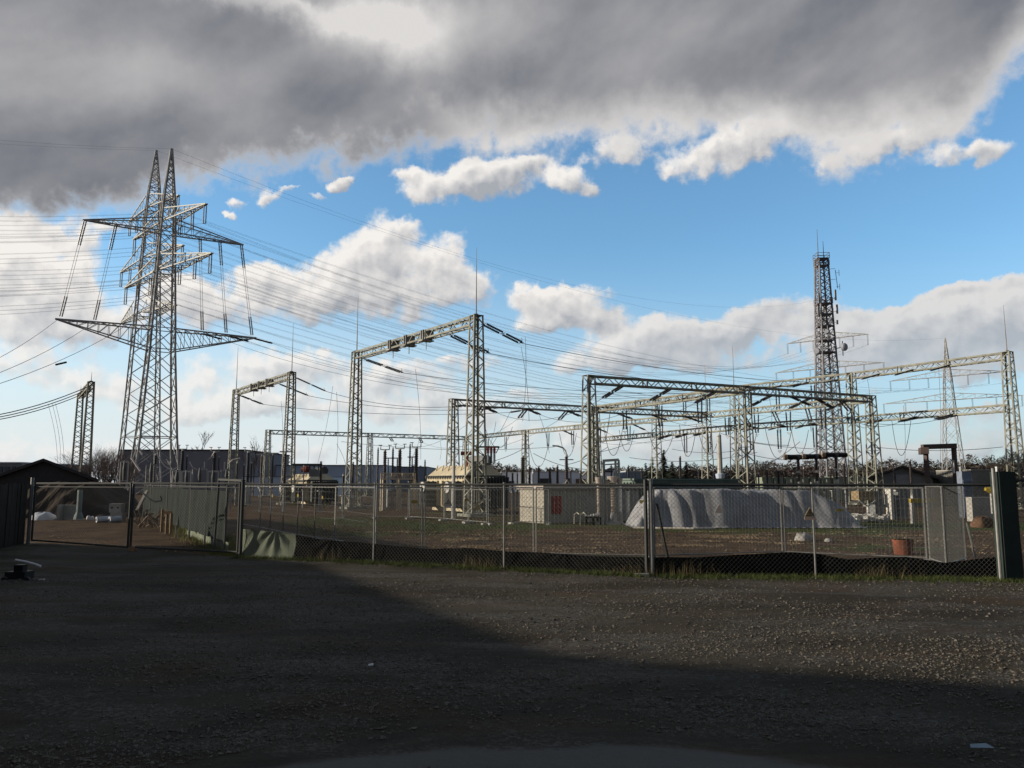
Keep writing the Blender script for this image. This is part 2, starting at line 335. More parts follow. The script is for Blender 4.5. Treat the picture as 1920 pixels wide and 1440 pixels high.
def lot_mat():
    m = bpy.data.materials.new('gravel_lot'); m.use_nodes = True; h = G(m.node_tree); b = m.node_tree.nodes['Principled BSDF']
    t = h.n.new('ShaderNodeTexCoord').outputs['Object']
    st = h.v('MULTIPLY', t, (.45, 1., 1.))
    mid = h.noise(st, .55, 6, .6, dist=.5); fine = h.noise(t, 28, 8, .8); br = h.noise(st, .9, 4, .5)
    c = h.mix(h.ss(mid, .35, .65), (.038, .031, .020), (.060, .052, .036))
    c = h.mix(h.m('MULTIPLY', h.ss(br, .5, .68), .7), c, (.070, .046, .027))
    # compacted wheel tracks: long curved darker, smoother bands
    sep = h.n.new('ShaderNodeSeparateXYZ'); h.l.new(t, sep.inputs[0]); X, Y = sep.outputs[0], sep.outputs[1]
    tr_ = None
    for (k, y0, w) in ((.10, 9.2, .26), (.10, 11.0, .26), (-.16, 13.6, .3), (-.16, 15.2, .3), (.42, 6.6, .22), (.42, 8.1, .22)):
        d_ = h.m('ABSOLUTE', h.m('SUBTRACT', Y, h.m('ADD', h.m('MULTIPLY', h.m('SINE', h.m('MULTIPLY', X, .22)), 4*k), h.m('ADD', h.m('MULTIPLY', X, k), h.m('MULTIPLY', h.noise(st, .7, 2, .5), 1.6+y0*0))), ))
        d_ = h.m('ABSOLUTE', h.m('SUBTRACT', d_, y0)); v_ = h.ss(d_, w*1.4, w*.3); tr_ = v_ if tr_ is None else h.m('MAXIMUM', tr_, v_)
    tr_ = h.m('MULTIPLY', tr_, h.ss(h.noise(st, 1.4, 4, .6), .35, .6))
    c = h.mix(h.m('MULTIPLY', tr_, .55), c, (.034, .028, .022))
    vo = h.n.new('ShaderNodeTexVoronoi'); vo.inputs['Scale'].default_value = 34; h.put(vo.inputs['Vector'], t)
    hs = h.n.new('ShaderNodeSeparateColor'); h.l.new(vo.outputs['Color'], hs.inputs[0])
    vo2 = h.n.new('ShaderNodeTexVoronoi'); vo2.inputs['Scale'].default_value = 75; h.put(vo2.inputs['Vector'], t)
    hs2 = h.n.new('ShaderNodeSeparateColor'); h.l.new(vo2.outputs['Color'], hs2.inputs[0])
    where = h.m('MULTIPLY', h.ss(h.noise(st, .75, 6, .62), .44, .60), h.m('SUBTRACT', 1, h.m('MULTIPLY', tr_, .8)))
    peb = h.m('MULTIPLY', h.ss(hs.outputs[0], .45, .98), where)
    c = h.mix(h.m('MULTIPLY', peb, .9), c, (.135, .128, .118))
    c = h.mix(h.m('MULTIPLY', h.m('MULTIPLY', h.ss(hs2.outputs[1], .6, 1.), where), .7), c, (.11, .105, .098))
    c = h.mix(h.m('MULTIPLY', h.ss(fine, .5, .75), .4), c, (.022, .02, .018))
    # worn concrete apron close to the camera
    d = h.v('LENGTH', h.v('MULTIPLY', h.v('SUBTRACT', t, (.45*K, 3.9*K, 0)), (.62, 1., 0)))
    ap = h.ss(h.m('ADD', d, h.m('MULTIPLY', h.m('SUBTRACT', h.noise(t, 1.2, 4, .6), .5), .5)), 2.05, 1.85)
    c = h.mix(h.m('MULTIPLY', ap, .9), c, (.135, .13, .118))
    h.put(b.inputs['Base Color'], c); b.inputs['Roughness'].default_value = .92; b.inputs['Specular IOR Level'].default_value = .15
    bn = h.n.new('ShaderNodeBump'); bn.inputs['Strength'].default_value = 1.; bn.inputs['Distance'].default_value = .03
    h.put(bn.inputs['Height'], h.m('ADD', h.noise(t, 20, 8, .75), h.m('MULTIPLY', h.noise(t, 4, 5, .6), 1.5))); h.l.new(bn.outputs[0], b.inputs['Normal'])
    return m
gm = MB(); gm.quad((-4000, -60, 0), (4000, -60, 0), (4000, 6000, 0), (-4000, 6000, 0))
go = gm.build('ground', ground_mat()); go.location = (0, 0, 0)
for v in go.data.vertices: pass
me = go.data; co = [v.co.copy() for v in me.vertices]; base = Vector(go['_w'])
for v in me.vertices: v.co = v.co + base
tag(go, kind='structure')
# lot: gently uneven mesh
def hgt(x, y):
    return (.035*math.sin(x*.9+y*.35)+.028*math.sin(y*1.7-x*.25+1)+.018*math.sin(x*2.3+y*3.1+2)+.012*math.sin(y*5.3+x*.8))
LOTY = lambda x: 16.2 + (18.9-16.2)*max(0, min(1, (3-x)/10.)) if x > -6.5 else 21.2   # far edge
nx, ny = 130, 200; xs = np.linspace(-24, 24, nx); Vv = []; Ff = []
def lot_edge(x):
    if x > 3: return 14.9
    if x > -7: return 14.9+(19.6-14.9)*((3-x)/10)
    return 19.6+(24.5-19.6)*min(1, (-7-x)/8)
for j in range(ny):
    t = (j/(ny-1)); t = t**1.5
    for x in xs:
        y = -6+(lot_edge(x)+6)*t if False else 2+(lot_edge(x)-2)*t
        fade = min(1, (1-t)*8)
        Vv.append((x, y, .062+hgt(x, y)*fade*.6+random.uniform(-.004, .004)*fade))
for j in range(ny-1):
    for i in range(nx-1): a = j*nx+i; Ff.append((a, a+1, a+nx+1, a+nx))
lm = MB(); lm.V = Vv; lm.Fc = Ff
lm2 = lm.build('gravel_lot', lot_mat(), smooth=True); b0 = Vector(lm2['_w'])
for v in lm2.data.vertices: v.co = v.co+b0
lm2.location = (0, 0, 0); tag(lm2, kind='structure')
nl = MB(); nl.quad((-24, -30, .012), (24, -30, .012), (24, 2.0, .012), (-24, 2.0, .012)); o = nl.build('forecourt', MATS['concrete']); tag(o, kind='structure')
# loose stones lying on the lot (nobody could count them)
def stones():
    N = 46000; V = []; Fc = []
    octa = np.array([(1, 0, 0), (-1, 0, 0), (0, 1, 0), (0, -1, 0), (0, 0, 1), (0, 0, -.6)]); tri = [(0, 2, 4), (2, 1, 4), (1, 3, 4), (3, 0, 4), (2, 0, 5), (1, 2, 5), (3, 1, 5), (0, 3, 5)]
    k = 0
    while k < N:
        y = 4.4*math.exp(random.random()*1.28); x = random.uniform(-.72, .72)*y
        if y > lot_edge(x)-.1: continue
        dens = .5+.5*math.sin(x*.55+y*1.25+1.5*math.sin(x*.3))*math.sin(y*.9-x*.2+.6)+.25*math.sin(x*1.7-y*2.3)
        if ((x-.45)*.62)**2+(y-3.9)**2 < 4.2: dens -= .7
        if random.random() > dens*.9+.08: continue
        s = random.choice((.004, .005, .006, .008, .010, .016))*random.uniform(.7, 1.25)*(1+.02*y)
        a = random.uniform(0, 6.28); ca, sa = math.cos(a), math.sin(a)
        q = octa*np.array([s*random.uniform(.8, 1.5), s*random.uniform(.6, 1.1), s*random.uniform(.4, .8)])
        q = q+np.random.uniform(-.25, .25, q.shape)*s
        z = .062+hgt(x, y)*min(1, (1-((y-2)/(lot_edge(x)-2)))*8)*.6+s*.15
        for p in q: V.append((x+p[0]*ca-p[1]*sa, y+p[0]*sa+p[1]*ca, z+p[2]))
        Fc += [(6*k+i, 6*k+j, 6*k+l) for i, j, l in tri]; k += 1
    mb = MB(); mb.V = V; mb.Fc = Fc; return mb
tag(stones().build('loose_gravel', STONE), 'loose crushed stone scattered over the gravel lot', 'gravel', kind='stuff')
def blades(area, n, hmin, hmax, w=.006, lean=.35):
    mb = MB()
    for _ in range(n):
        x, y, z = area(); a = random.uniform(0, 6.28); h = random.uniform(hmin, hmax); l = random.uniform(0, lean)*h; b = random.uniform(0, 6.28)
        dx, dy = math.cos(a)*w, math.sin(a)*w; tx, ty = x+math.cos(b)*l, y+math.sin(b)*l
        mb.quad((x-dx, y-dy, z), (x+dx, y+dy, z), (tx, ty, z+h))
    return mb
FEN = [(450, 1048), (700, 1058), (945, 1071), (1223, 1084), (1530, 1086), (1876, 1091)]   # posts of the front fence (base pixels)
FP = [P(u, Dg(v)) for u, v in FEN]
def along(pts, t):
    L = [0]
    for a, b in zip(pts, pts[1:]): L.append(L[-1]+(b-a).length)
    s = t*L[-1]
    for i in range(len(pts)-1):
        if s <= L[i+1] or i == len(pts)-2: return pts[i].lerp(pts[i+1], (s-L[i])/(L[i+1]-L[i]))
FEXT = FP + [P(2300, Dg(1094))]
def verge():
    
    while True:
        t = random.random(); c = .5+.3*math.sin(t*61)*math.sin(t*27+1)+.3*math.sin(t*173+2)
        if random.random() < .25+c: break
    p = along(FEXT, t)
    d = random.gauss(-.25, .22); return (p.x, p.y+d-.15*c, .055)
tag(blades(verge, 22000, .015, .10, .005, 1.3).build('verge_grass', GRASS), 'rough green grass along the foot of the front fence', 'grass', kind='stuff')
def weeds():
    t = random.choice((.12, .31, .47, .52, .70, .83, .9))+random.gauss(0, .012); p = along(FEXT, max(0, min(1, t))); return (p.x+random.gauss(0, .12), p.y-.15+random.gauss(0, .12), .05)
tag(blades(weeds, 900, .10, .34, .004, .5).build('dry_weeds', mat('dry_weed_stalks', (.15, .12, .06), .9, 0, .4, 6)), 'dry weed tufts standing at the foot of the front fence', 'weeds', kind='stuff')
def gverge():
    t = random.random(); a, b = P(330, Dg(985)), P(440, Dg(1045)); p = a.lerp(b, t); return (p.x+random.gauss(0, .35)+.2, p.y+random.gauss(0, .5), .02)
tag(blades(gverge, 6000, .04, .16, .01).build('gateway_grass', mat('sunlit_grass_blades', (.16, .17, .03), .8, 0, .4, 3)), 'mossy green grass beside the open gateway', 'grass', kind='stuff')
def yardg():
    y = random.uniform(28, 44); x = random.uniform(-.26, .02)*y
    return (x, y, 0)
tag(blades(yardg, 14000, .01, .05, .014, 1.).build('yard_grass', GRASS), 'short green grass inside the substation yard', 'grass', kind='stuff')
def straw():
    y = random.uniform(20.5, 30); x = random.gauss(.14, .24)*y
    while mn.noise(Vector((x*.35, y*1.1, 2.)))+.6*mn.noise(Vector((x*1.3, y*2.6, 7.))) < .12+.45*random.random(): y = random.uniform(20.5, 30); x = random.gauss(.14, .24)*y
    return (x, y, .01)
tag(blades(straw, 9000, .01, .04, .02, 3.).build('straw_litter', STRAW), 'pale dry straw littering the brown soil behind the fence', 'straw', kind='stuff')

# ================================================================ LATTICE STEEL
def lattice(mb, b0, b1, w0, w1, ax, ay, nsec, leg=.09, br=.05, pattern='z', t=.35):
    """four-legged tapering lattice from b0 to b1; ax, ay: section axes"""
    b0, b1 = Vector(b0), Vector(b1); cs = []
    n = nsec
    def corner(k, f):
        i, j = ((-1, -1), (1, -1), (1, 1), (-1, 1))[k]; w = w0+(w1-w0)*f
        return b0.lerp(b1, f)+ax*(i*w/2)+ay*(j*w/2)
    dax = {0: (1, 1), 1: (-1, 1), 2: (-1, -1), 3: (1, -1)}
    for k in range(4):
        i, j = dax[k]; mb.angle(corner(k, 0), corner(k, 1), leg, leg*.22, ax*i, ay*j)
    for k in range(4):
        k2 = (k+1) % 4
        for s in range(n):
            f0, f1 = s/n, (s+1)/n
            nrm = (ay if k in (0, 2) else ax)
            if pattern == 'x':
                mb.bar(corner(k, f0), corner(k2, f1), br, br*.3, up=nrm); mb.bar(corner(k2, f0), corner(k, f1), br, br*.3, up=nrm)
            else:
                a, b = (k, k2) if (s+k) % 2 else (k2, k)
                mb.bar(corner(a, f0), corner(b, f1), br, br*.3, up=nrm)
    for f in (0.02, .5, 1):
        for k in range(4): mb.bar(corner(k, f), corner((k+1) % 4, f), br, br*.4)
def beam(mb, p, q, w=.5, h=.5, nsec=None, ch=.09, br=.05):
    """box truss; p, q on the top centre line"""
    p, q = Vector(p), Vector(q); d = (q-p); L = d.length; d.normalize(); s = d.cross(UP).normalized()
    n = nsec or max(4, int(round(L/(h*1.15))))
    def c(i, j, f): return p.lerp(q, f)+s*(i*w/2)-UP*(h if j else 0)
    for i in (-1, 1):
        for j in (0, 1): mb.angle(c(i, j, 0), c(i, j, 1), ch, ch*.25, s*(-i), UP*(1 if j else -1))
    for k in range(n):
        f0, f1 = k/n, (k+1)/n
        for i in (-1, 1):
            mb.bar(c(i, (k) % 2, f0), c(i, (k+1) % 2, f1), br, br*.35, up=s)
        for j in (0, 1): mb.bar(c(-1 if k % 2 else 1, j, f0), c(1 if k % 2 else -1, j, f1), br, br*.35)
    for f in (0, .33, .66, 1):
        for i in (-1, 1): mb.bar(c(i, 0, f), c(i, 1, f), ch, ch*.5)
def ins_string(p, q, parent, gap=.26, r=.058, ribs=9, ends=True):
    """double strain string from p to q in two lengths, with yoke plates and arcing horns"""
    p, q = Vector(p), Vector(q); d = (q-p).normalized(); s = d.cross(UP).normalized()*gap/2; mb = MB()
    for i in (-1, 1):
        mb.ribbed(p.lerp(q, .06)+s*i, p.lerp(q, .46)+s*i, r*.55, r*1.25, ribs, 7); mb.ribbed(p.lerp(q, .54)+s*i, p.lerp(q, .94)+s*i, r*.55, r*1.25, ribs, 7)
    for f in (.03, .5, .97): mb.bar(p.lerp(q, f)-s*1.3, p.lerp(q, f)+s*1.3, .05, .03)
    mb.bar(p, p.lerp(q, .06), .03); mb.bar(p.lerp(q, .94), q, .03)
    e = p.lerp(q, .95); mb.tube([e+s, e+s+UP*.22-d*.05], .012, 4)
    return mb.build('insulator_string', CERD, parent)
def sag(p, q, s, n=14):
    p, q = Vector(p), Vector(q); return [p.lerp(q, i/n)-UP*(4*s*(i/n)*(1-i/n)) for i in range(n+1)]
def wire(p, q, s, r, label, group, name='power_line', cat='power line', m=None, n=14, path=None):
    mb = MB(); mb.tube(path or sag(p, q, s, n), r, 4); o = mb.build(name, m or WIRE)
    return tag(o, label, cat, group)
def rod(parent, p, h, r=.035):
    mb = MB(); mb.tube([p, Vector(p)+UP*h*.45, Vector(p)+UP*h], 0, 6, [r*1.2, r*.8, r*.35]); mb.box(Vector(p)-UP*.02, (.22, .22, .12)); return mb.build('lightning_rod', STEELD, parent)
def gantry(name, label, cols, H, beams, rods=(), w0=.95, w1=.58, hb=.55, cat='gantry', group='steel portal gantries of the substation', nsec=None, leg=.10, br=.055, m=None, ax=E1, ay=E2):
    """cols: list of (x, y); beams: list of (i, j, ztop)"""
    t = thing(name, (cols[0][0], cols[0][1], 0), label, cat, group)
    for i, c in enumerate(cols):
        mb = MB(); h = H[i] if isinstance(H, (list, tuple)) else H
        lattice(mb, (c[0], c[1], 0), (c[0], c[1], h), w0, w1, ax, ay, nsec or int(h/.52), leg, br)
        mb.box((c[0], c[1], h-.02), (w1*1.05, w1*1.05, .03), ax, ay)
        mb.box((c[0], c[1], -.05), (w0*1.5, w0*1.5, .2), ax, ay)
        mb.build('column', m or STEELG, t)
    for (i, j, z) in beams:
        a, b = Vector((*cols[i], z)), Vector((*cols[j], z)); d = (b-a).normalized(); mb = MB()
        beam(mb, a+d*(w1*.5), b-d*(w1*.5), hb*.9, hb, None, leg, br); mb.build('beam', m or STEELG, t)
    for (i, h) in rods: rod(t, (cols[i][0], cols[i][1], H[i] if isinstance(H, (list, tuple)) else H), h)
    return t
def colpos(u, vtop, H): # column whose top (height H) shows at (u, vtop)
    D = 60.
    for _ in range(20): D = (H-H0)/((zat(vtop, 1.)-H0))
    p = at(u, vtop, D); return (p.x, p.y)
HT, HB = 11.0, 8.5
c1 = colpos(893, 592, HT); c2 = colpos(669, 660, HT)
g1 = gantry('portal_gantry', 'tallest looking steel portal, nearest the middle of the picture, with two lightning rods', [c1, c2], HT, [(0, 1, HT)], [(0, 3.9), (1, 4.1)])
c3 = colpos(547, 698, HT); c4 = colpos(443, 731, HT)
g2 = gantry('portal_gantry', 'steel portal between the left pylon and the tall middle portal, two rods on top', [c3, c4], HT, [(0, 1, HT)], [(0, 4.2), (1, 4.4)])
r0 = colpos(1104, 704, HB); r1 = colpos(1395, 724, HB); r2 = colpos(1632, 742, HB)
R1 = gantry('portal_gantry', 'dark three legged portal with long beam behind the green container and tarpaulin', [r0, r1, r2], HB, [(0, 1, HB), (1, 2, HB)])
p0 = colpos(850, 748, HB); p1 = colpos(1112, 762, HB); p2 = colpos(1324, 773, HB)
P4 = gantry('portal_gantry', 'long dark portal further back, its left leg just left of the beige transformer side column', [p0, p1, p2], HB, [(0, 1, HB), (1, 2, HB)], [(2, 4.6)])
q0 = colpos(503, 806, HB); q1 = colpos(694, 812, HB); q2 = colpos(873, 818, HB)
G3 = gantry('portal_gantry', 'far low portal stretching left to right behind the two left portals', [q0, q1, q2], HB, [(0, 1, HB), (1, 2, HB)])
s0 = colpos(1888, 660, HT); s1 = colpos(1595, 699, HT); s2 = colpos(1376, 724, HT); s3 = colpos(1229, 747, HT); s4 = colpos(1118, 764, HT)
B1 = gantry('portal_gantry', 'long sunlit gantry row at right with two beams one above the other and a rod', [s0, s1, s2, s3, s4], HT, [(0, 1, HT), (1, 2, HT), (2, 3, HT), (3, 4, HT), (0, 1, 7.3), (1, 2, 7.3), (2, 3, 7.3), (3, 4, 7.3)], [(0, 3.4), (2, 3.9)])
# inner row joining the ends of R1, P4 and G3, lit from the left
def lerp2(a, b, t): return (a[0]+(b[0]-a[0])*t, a[1]+(b[1]-a[1])*t)
t0 = colpos(985, 806, HB)
B3 = thing('bus_beam', (r2[0], r2[1], 0), 'sunlit bus beam row running from the near right portal to the far low portal', 'gantry', 'steel portal gantries of the substation')
row = [r2, p2, t0, q2]
for a, b in zip(row, row[1:]):
    A, B = Vector((*a, HB)), Vector((*b, HB)); d = (B-A).normalized(); mb = MB(); beam(mb, A+d*.45, B-d*.45, .5, .55, None, .1, .055); mb.build('beam', STEELG, B3)
mb = MB(); lattice(mb, (*t0, 0), (*t0, HB), .95, .58, E1, E2, 16, .1, .055); mb.build('column', STEELG, B3)
# third sunlit bus beam: mid column of R1 to mid column of P4
A, B = Vector((*r1, HB)), Vector((*p1, HB)); d = (B-A).normalized(); mb = MB(); beam(mb, A+d*.45, B-d*.45, .5, .55, None, .1, .055); mb.build('beam', STEELG, B3)
# brackets on the two left portals
for (a, b, par) in ((c1, c2, g1), (c3, c4, g2)):
    for f in (.36, .50, .64):
        mb = MB(); p = Vector((*lerp2(a, b, f), HT))
        for dx in (-.13, .13): mb.box(p+E1*dx-UP*.57, (.07, .66, .60), E1, E2)
        mb.box(p-UP*.66, (.55, .8, .07), E1, E2); mb.tube([p-UP*.64, p-UP*1.15], .03, 5)
        mb.build('switch_bracket', STEELD, par)

def span(a, b, na, nb, label, group, s=.7, L=2.1, r=.016, drop=None):
    """conductor between two beams with a strain string at each end. a/b beam points (top), na/nb their gantries"""
    a, b = Vector(a)-UP*.5, Vector(b)-UP*.5; d = (b-a).normalized()
    da = (d-UP*.32).normalized(); db = (-d-UP*.32).normalized()
    a2, b2 = a+da*L, b+db*L
    ins_string(a, a2, na); ins_string(b, b2, nb)
    return wire(a2, b2, s, r, label, group), a2, b2
def onb(a, b, t, z): return Vector((*lerp2(a, b, t), z))
gR = 'busbar conductors strung between the portals'
TS = (.2, .5, .8)
drops = []
for (ra, rb, pa, pb) in ((r0, r1, p0, p1), (r1, r2, p1, p2)):
    for i, t in enumerate(TS):
        w_, a2, b2 = span(onb(ra, rb, t-.0, HB), onb(pa, pb, t, HB), R1, P4, 'slack conductor between the near dark portal and the dark portal behind it', gR+' near', 1.0); drops.append((a2, b2))
for i, t in enumerate(TS):
    w_, a2, b2 = span(onb(p0, p1, t, HB), onb(q1, q2, t, HB), P4, G3, 'slack conductor from the middle dark portal to the far low portal', gR+' far', 1.6); drops.append((a2, b2))
for (sa, sb, ra, rb, zz) in ((s0, s1, r1, r2, 7.3), (s1, s2, r2, p2, 7.3), (s2, s3, p2, t0, 7.3)):
    for i, t in enumerate((.3, .55, .8)):
        A = onb(sa, sb, t, zz); B = onb(ra, rb, t*.8+.1, HB)
        w_, a2, b2 = span(A, B, B1, B3 if ra is not r1 else R1, 'slack conductor between the sunlit gantry row and the inner beams', gR+' right', .8, 1.7); drops.append((a2, b2))
for (sa, sb) in ((s0, s1), (s1, s2), (s2, s3)):   # strings hugging the beams, jumpers to them
    for t in (.32, .55, .78):
        A = onb(sa, sb, t, HT)-UP*.4; e = A-E2*1.3-UP*.45+E1*.9; ins_string(A, e, B1); 
        A = onb(sa, sb, t, 7.3)-UP*.4; e = A-E2*1.2-UP*.4+E1*.9; ins_string(A, e, B1)
# the three left/middle feeders
gF = 'feeder conductors from the two left portals'
def feeder(a, an, b, bn, lab, s):
    a, b = Vector(a)-UP*.45, Vector(b)-UP*.45; d = (b-a).normalized(); a2 = a+(d-UP*.28).normalized()*3.0; b2 = b+(-d-UP*.2).normalized()*2.2
    ins_string(a, a2, an, .34, .055, 12); ins_string(b, b2, bn)
    wire(a2, b2, s, .018, lab, gF); return a2, b2
f1 = feeder(onb(c1, c2, -.02, HT)+E2*.2, g1, onb(s1, s2, .1, HT), B1, 'feeder leaving the head of the tall middle portal', 0.5)
f2 = feeder(onb(c1, c2, .18, HT)-UP*.2, g1, onb(s1, s2, .4, HT), B1, 'feeder leaving the tall middle portal just below its beam', 0.6)
f3 = feeder(onb(c1, c2, .92, HT)-UP*.2, g1, onb(s1, s2, .7, HT), B1, 'feeder leaving the back end of the tall middle portal beam', 0.7)
f4 = feeder(onb(c3, c4, -.02, HT)+E2*.2, g2, onb(p0, p1, .15, HB), P4, 'upper feeder from the front head of the left portal with rods', .45)
f5 = feeder(onb(c3, c4, .2, HT)-UP*.2, g2, onb(p0, p1, .35, HB), P4, 'second feeder from the front head of the left portal with rods', .45)
f6 = feeder(onb(c3, c4, .92, HT)-UP*.2, g2, onb(p0, p1, .55, HB), P4, 'feeder from the back end of the left portal with rods', .5)
# droppers
gD = 'vertical dropper wires hanging from the conductors'
def dropper(u, v0, u1, v1, D, lab='thin dropper wire hanging down towards the yard equipment', bow=.12, r=.014, D1=None):
    a, b = at(u, v0, D), at(u1, v1, D1 or D); n = 8
    pth = [a.lerp(b, i/n)+Vector((1, .3, 0))*(bow*math.sin(math.pi*i/n)) for i in range(n+1)]
    wire(None, None, 0, r, lab, gD, 'dropper_wire', 'wire', None, path=pth)
for a in ((985, 632, 980, 790, 52), (977, 650, 992, 790, 52), (779, 692, 789, 862, 62), (787, 818, 770, 862, 62), (527, 752, 528, 870, 72), (624, 724, 596, 868, 70), (631, 735, 631, 870, 70), (631, 832, 650, 880, 70), (1694, 760, 1696, 880, 66), (1760, 690, 1763, 880, 60), (1625, 705, 1630, 760, 64), (957, 772, 905, 860, 62), (1310, 765, 1318, 800, 70), (1010, 775, 1030, 850, 66), (930, 790, 912, 850, 64), (1440, 735, 1447, 800, 60), (577, 820, 577, 870, 85), (695, 828, 694, 870, 85), (825, 826, 825, 862, 85)):
    dropper(*a)
# U-shaped jumper loops
gJ = 'U shaped jumper loops hanging under the beams'
for (u, v, w, h, D) in ((1690, 788, 18, 66, 63), (1560, 790, 20, 50, 66), (1150, 800, 18, 54, 62), (1460, 800, 26, 60, 60), (1240, 810, 24, 42, 66), (1330, 800, 22, 52, 70), (1010, 825, 20, 50, 80), (1175, 806, 14, 40, 70), (1290, 796, 16, 60, 64), (1400, 806, 20, 46, 66), (1500, 806, 16, 44, 66), (1065, 812, 16, 44, 72), (935, 800, 26, 40, 76), (1130, 770, 14, 60, 60)):
    pth = [at(u-w+2*w*i/12, v+h*(1-(abs(i-6)/6)**2.2), D) for i in range(13)]
    wire(None, None, 0, .022, 'U shaped jumper loop hanging under a gantry beam', gJ, 'jumper_loop', 'wire', path=pth)
# low crossing conductors in the background of the yard
gX = 'criss cross conductors low over the yard'
for (u0, v0, u1, v1, D0, D1, s) in ((900, 870, 1000, 830, 70, 74, .3), (1000, 850, 1100, 880, 70, 70, .3), (1180, 858, 1420, 848, 80, 78, .6), (1400, 850, 1500, 862, 70, 66, .2), (1420, 880, 1500, 828, 68, 70, .2), (1480, 862, 1540, 838, 64, 66, .2), (1100, 850, 1180, 830, 70, 75, .2), (1060, 872, 1140, 838, 66, 70, .2), (1380, 825, 1600, 842, 75, 75, .3), (1640, 838, 1880, 838, 70, 60, .3), (640, 828, 1040, 838, 95, 90, .6), (1260, 842, 1400, 842, 90, 85, .4), (1350, 812, 1480, 835, 80, 74, .3)):
    wire(at(u0, v0, D0), at(u1, v1, D1), s, .022, 'low thin conductor crossing over the yard equipment', gX)
# hanging double suspension insulators
def hanger(p, h, splay, label):
    t = thing('suspension_insulator', p-UP*h, label, 'insulator', 'hanging double suspension insulators')
    for i in (-1, 1):
        mb = MB(); a = p+E1*(.18+splay)*i; b = p-UP*h+E1*.14*i; mb.bar(a, a.lerp(b, .08), .03); mb.ribbed(a.lerp(b, .08), a.lerp(b, .92), .045, .075, 14, 7); mb.build('insulator_rod', CERD, t)
    mb = MB(); mb.bar(p-UP*h-E1*.22, p-UP*h+E1*.22, .05); mb.tube([p-UP*h-E1*.14, p-UP*(h+.2), p-UP*h+E1*.14], .02, 5); mb.build('yoke', STEELD, t)
lab_h = 'pair of dark insulator rods hanging in a V from an inner bus beam'
for (a, b, ts) in ((r2, p2, (.25, .45, .65, .85)), (p2, t0, (.2, .36, .52, .68, .84)), (t0, q2, (.3, .6, .85)), (r1, p1, (.25, .5, .75))):
    for t in ts: hanger(onb(a, b, t, HB-.55), 1.9, .06, lab_h)
for (a, b, ts) in ((s1, s2, (.3, .6, .85)), (s2, s3, (.3, .6))):
    for t in ts: hanger(onb(a, b, t, HT-.55), 2.4, 0, 'pair of long insulator rods hanging from the upper beam of the sunlit row')
    for t in ts: hanger(onb(a, b, t, 7.3-.55), 2.1, 0, 'pair of insulator rods hanging from the lower beam of the sunlit row')

# ================================================================ PYLONS
def pyl_body(par, cx, cy, prof, ax, ay, leg, br, m, panel=2.0):
    mb = MB()
    for (z0, w0), (z1, w1) in zip(prof, prof[1:]):
        n = max(1, int(round((z1-z0)/(max((w0+w1)/2, 1.25)*panel/2))))
        def cor(k, f):
            i, j = ((-1, -1), (1, -1), (1, 1), (-1, 1))[k]; w = w0+(w1-w0)*f
            return Vector((cx, cy, z0+(z1-z0)*f))+ax*(i*w/2)+ay*(j*w/2)
        for k in range(4):
            mb.bar(cor(k, 0), cor(k, 1), leg, leg)
            for s in range(n):
                f0, f1 = s/n, (s+1)/n; k2 = (k+1) % 4
                mb.bar(cor(k, f0), cor(k2, f1), br, br); mb.bar(cor(k2, f0), cor(k, f1), br, br)
            mb.bar(cor(k, 1), cor((k+1) % 4, 1), br*1.2, br*1.2)
    return mb.build('tower_body', m, par)
def arm(par, cx, cy, z, L, d, wb, dz, leg, br, m, flat=True, n=6, both=True, name='crossarm'):
    """pair of tapering triangulated arms along d; the flat chord at z, the sloping chord dz away at the body"""
    mb = MB(); s = d.cross(UP).normalized(); sides = (-1, 1) if both else (both,)
    for sg in sides:
        root = Vector((cx, cy, z))+d*(sg*wb*.5); tip = Vector((cx, cy, z))+d*(sg*L)
        for j in (-1, 1):
            a = root+s*(j*wb/2); b = root+s*(j*wb/2)+UP*dz; e = tip+s*(j*.12)
            mb.bar(a, e, leg); mb.bar(b, e, leg*.9)
            for k in range(n):
                f0, f1 = k/n, (k+1)/n
                pa, pb = a.lerp(e, f0), b.lerp(e, f1) ; mb.bar(pa, pb, br); mb.bar(a.lerp(e, f1), b.lerp(e, f1), br)
        for k in range(n):
            f0, f1 = k/n, (k+1)/n; a0, a1 = (root-s*wb/2), (root+s*wb/2); e0, e1 = tip-s*.12, tip+s*.12
            mb.bar(a0.lerp(e0, f0), a1.lerp(e1, f1), br); mb.bar(a1.lerp(e1, f0), a0.lerp(e0, f1), br)
    return mb.build(name, m, par)
def hang_ins(par, p, h, r=.09, dbl=True):
    mb = MB(); o = Vector((.16, 0, 0))
    for i in ((-1, 1) if dbl else (0,)): mb.ribbed(p+o*i, p+o*i-UP*h, r*.5, r, max(6, int(h*6)), 6)
    mb.bar(p-o*1.3-UP*h, p+o*1.3-UP*h, .06); return mb.build('insulator_string', CERD, par)
E3 = Vector((.735, -.68, 0)).normalized(); E3p = Vector((.68, .735, 0)).normalized()
def tower_c(u, D): q = P(u, D, 2); return q.x, q.y
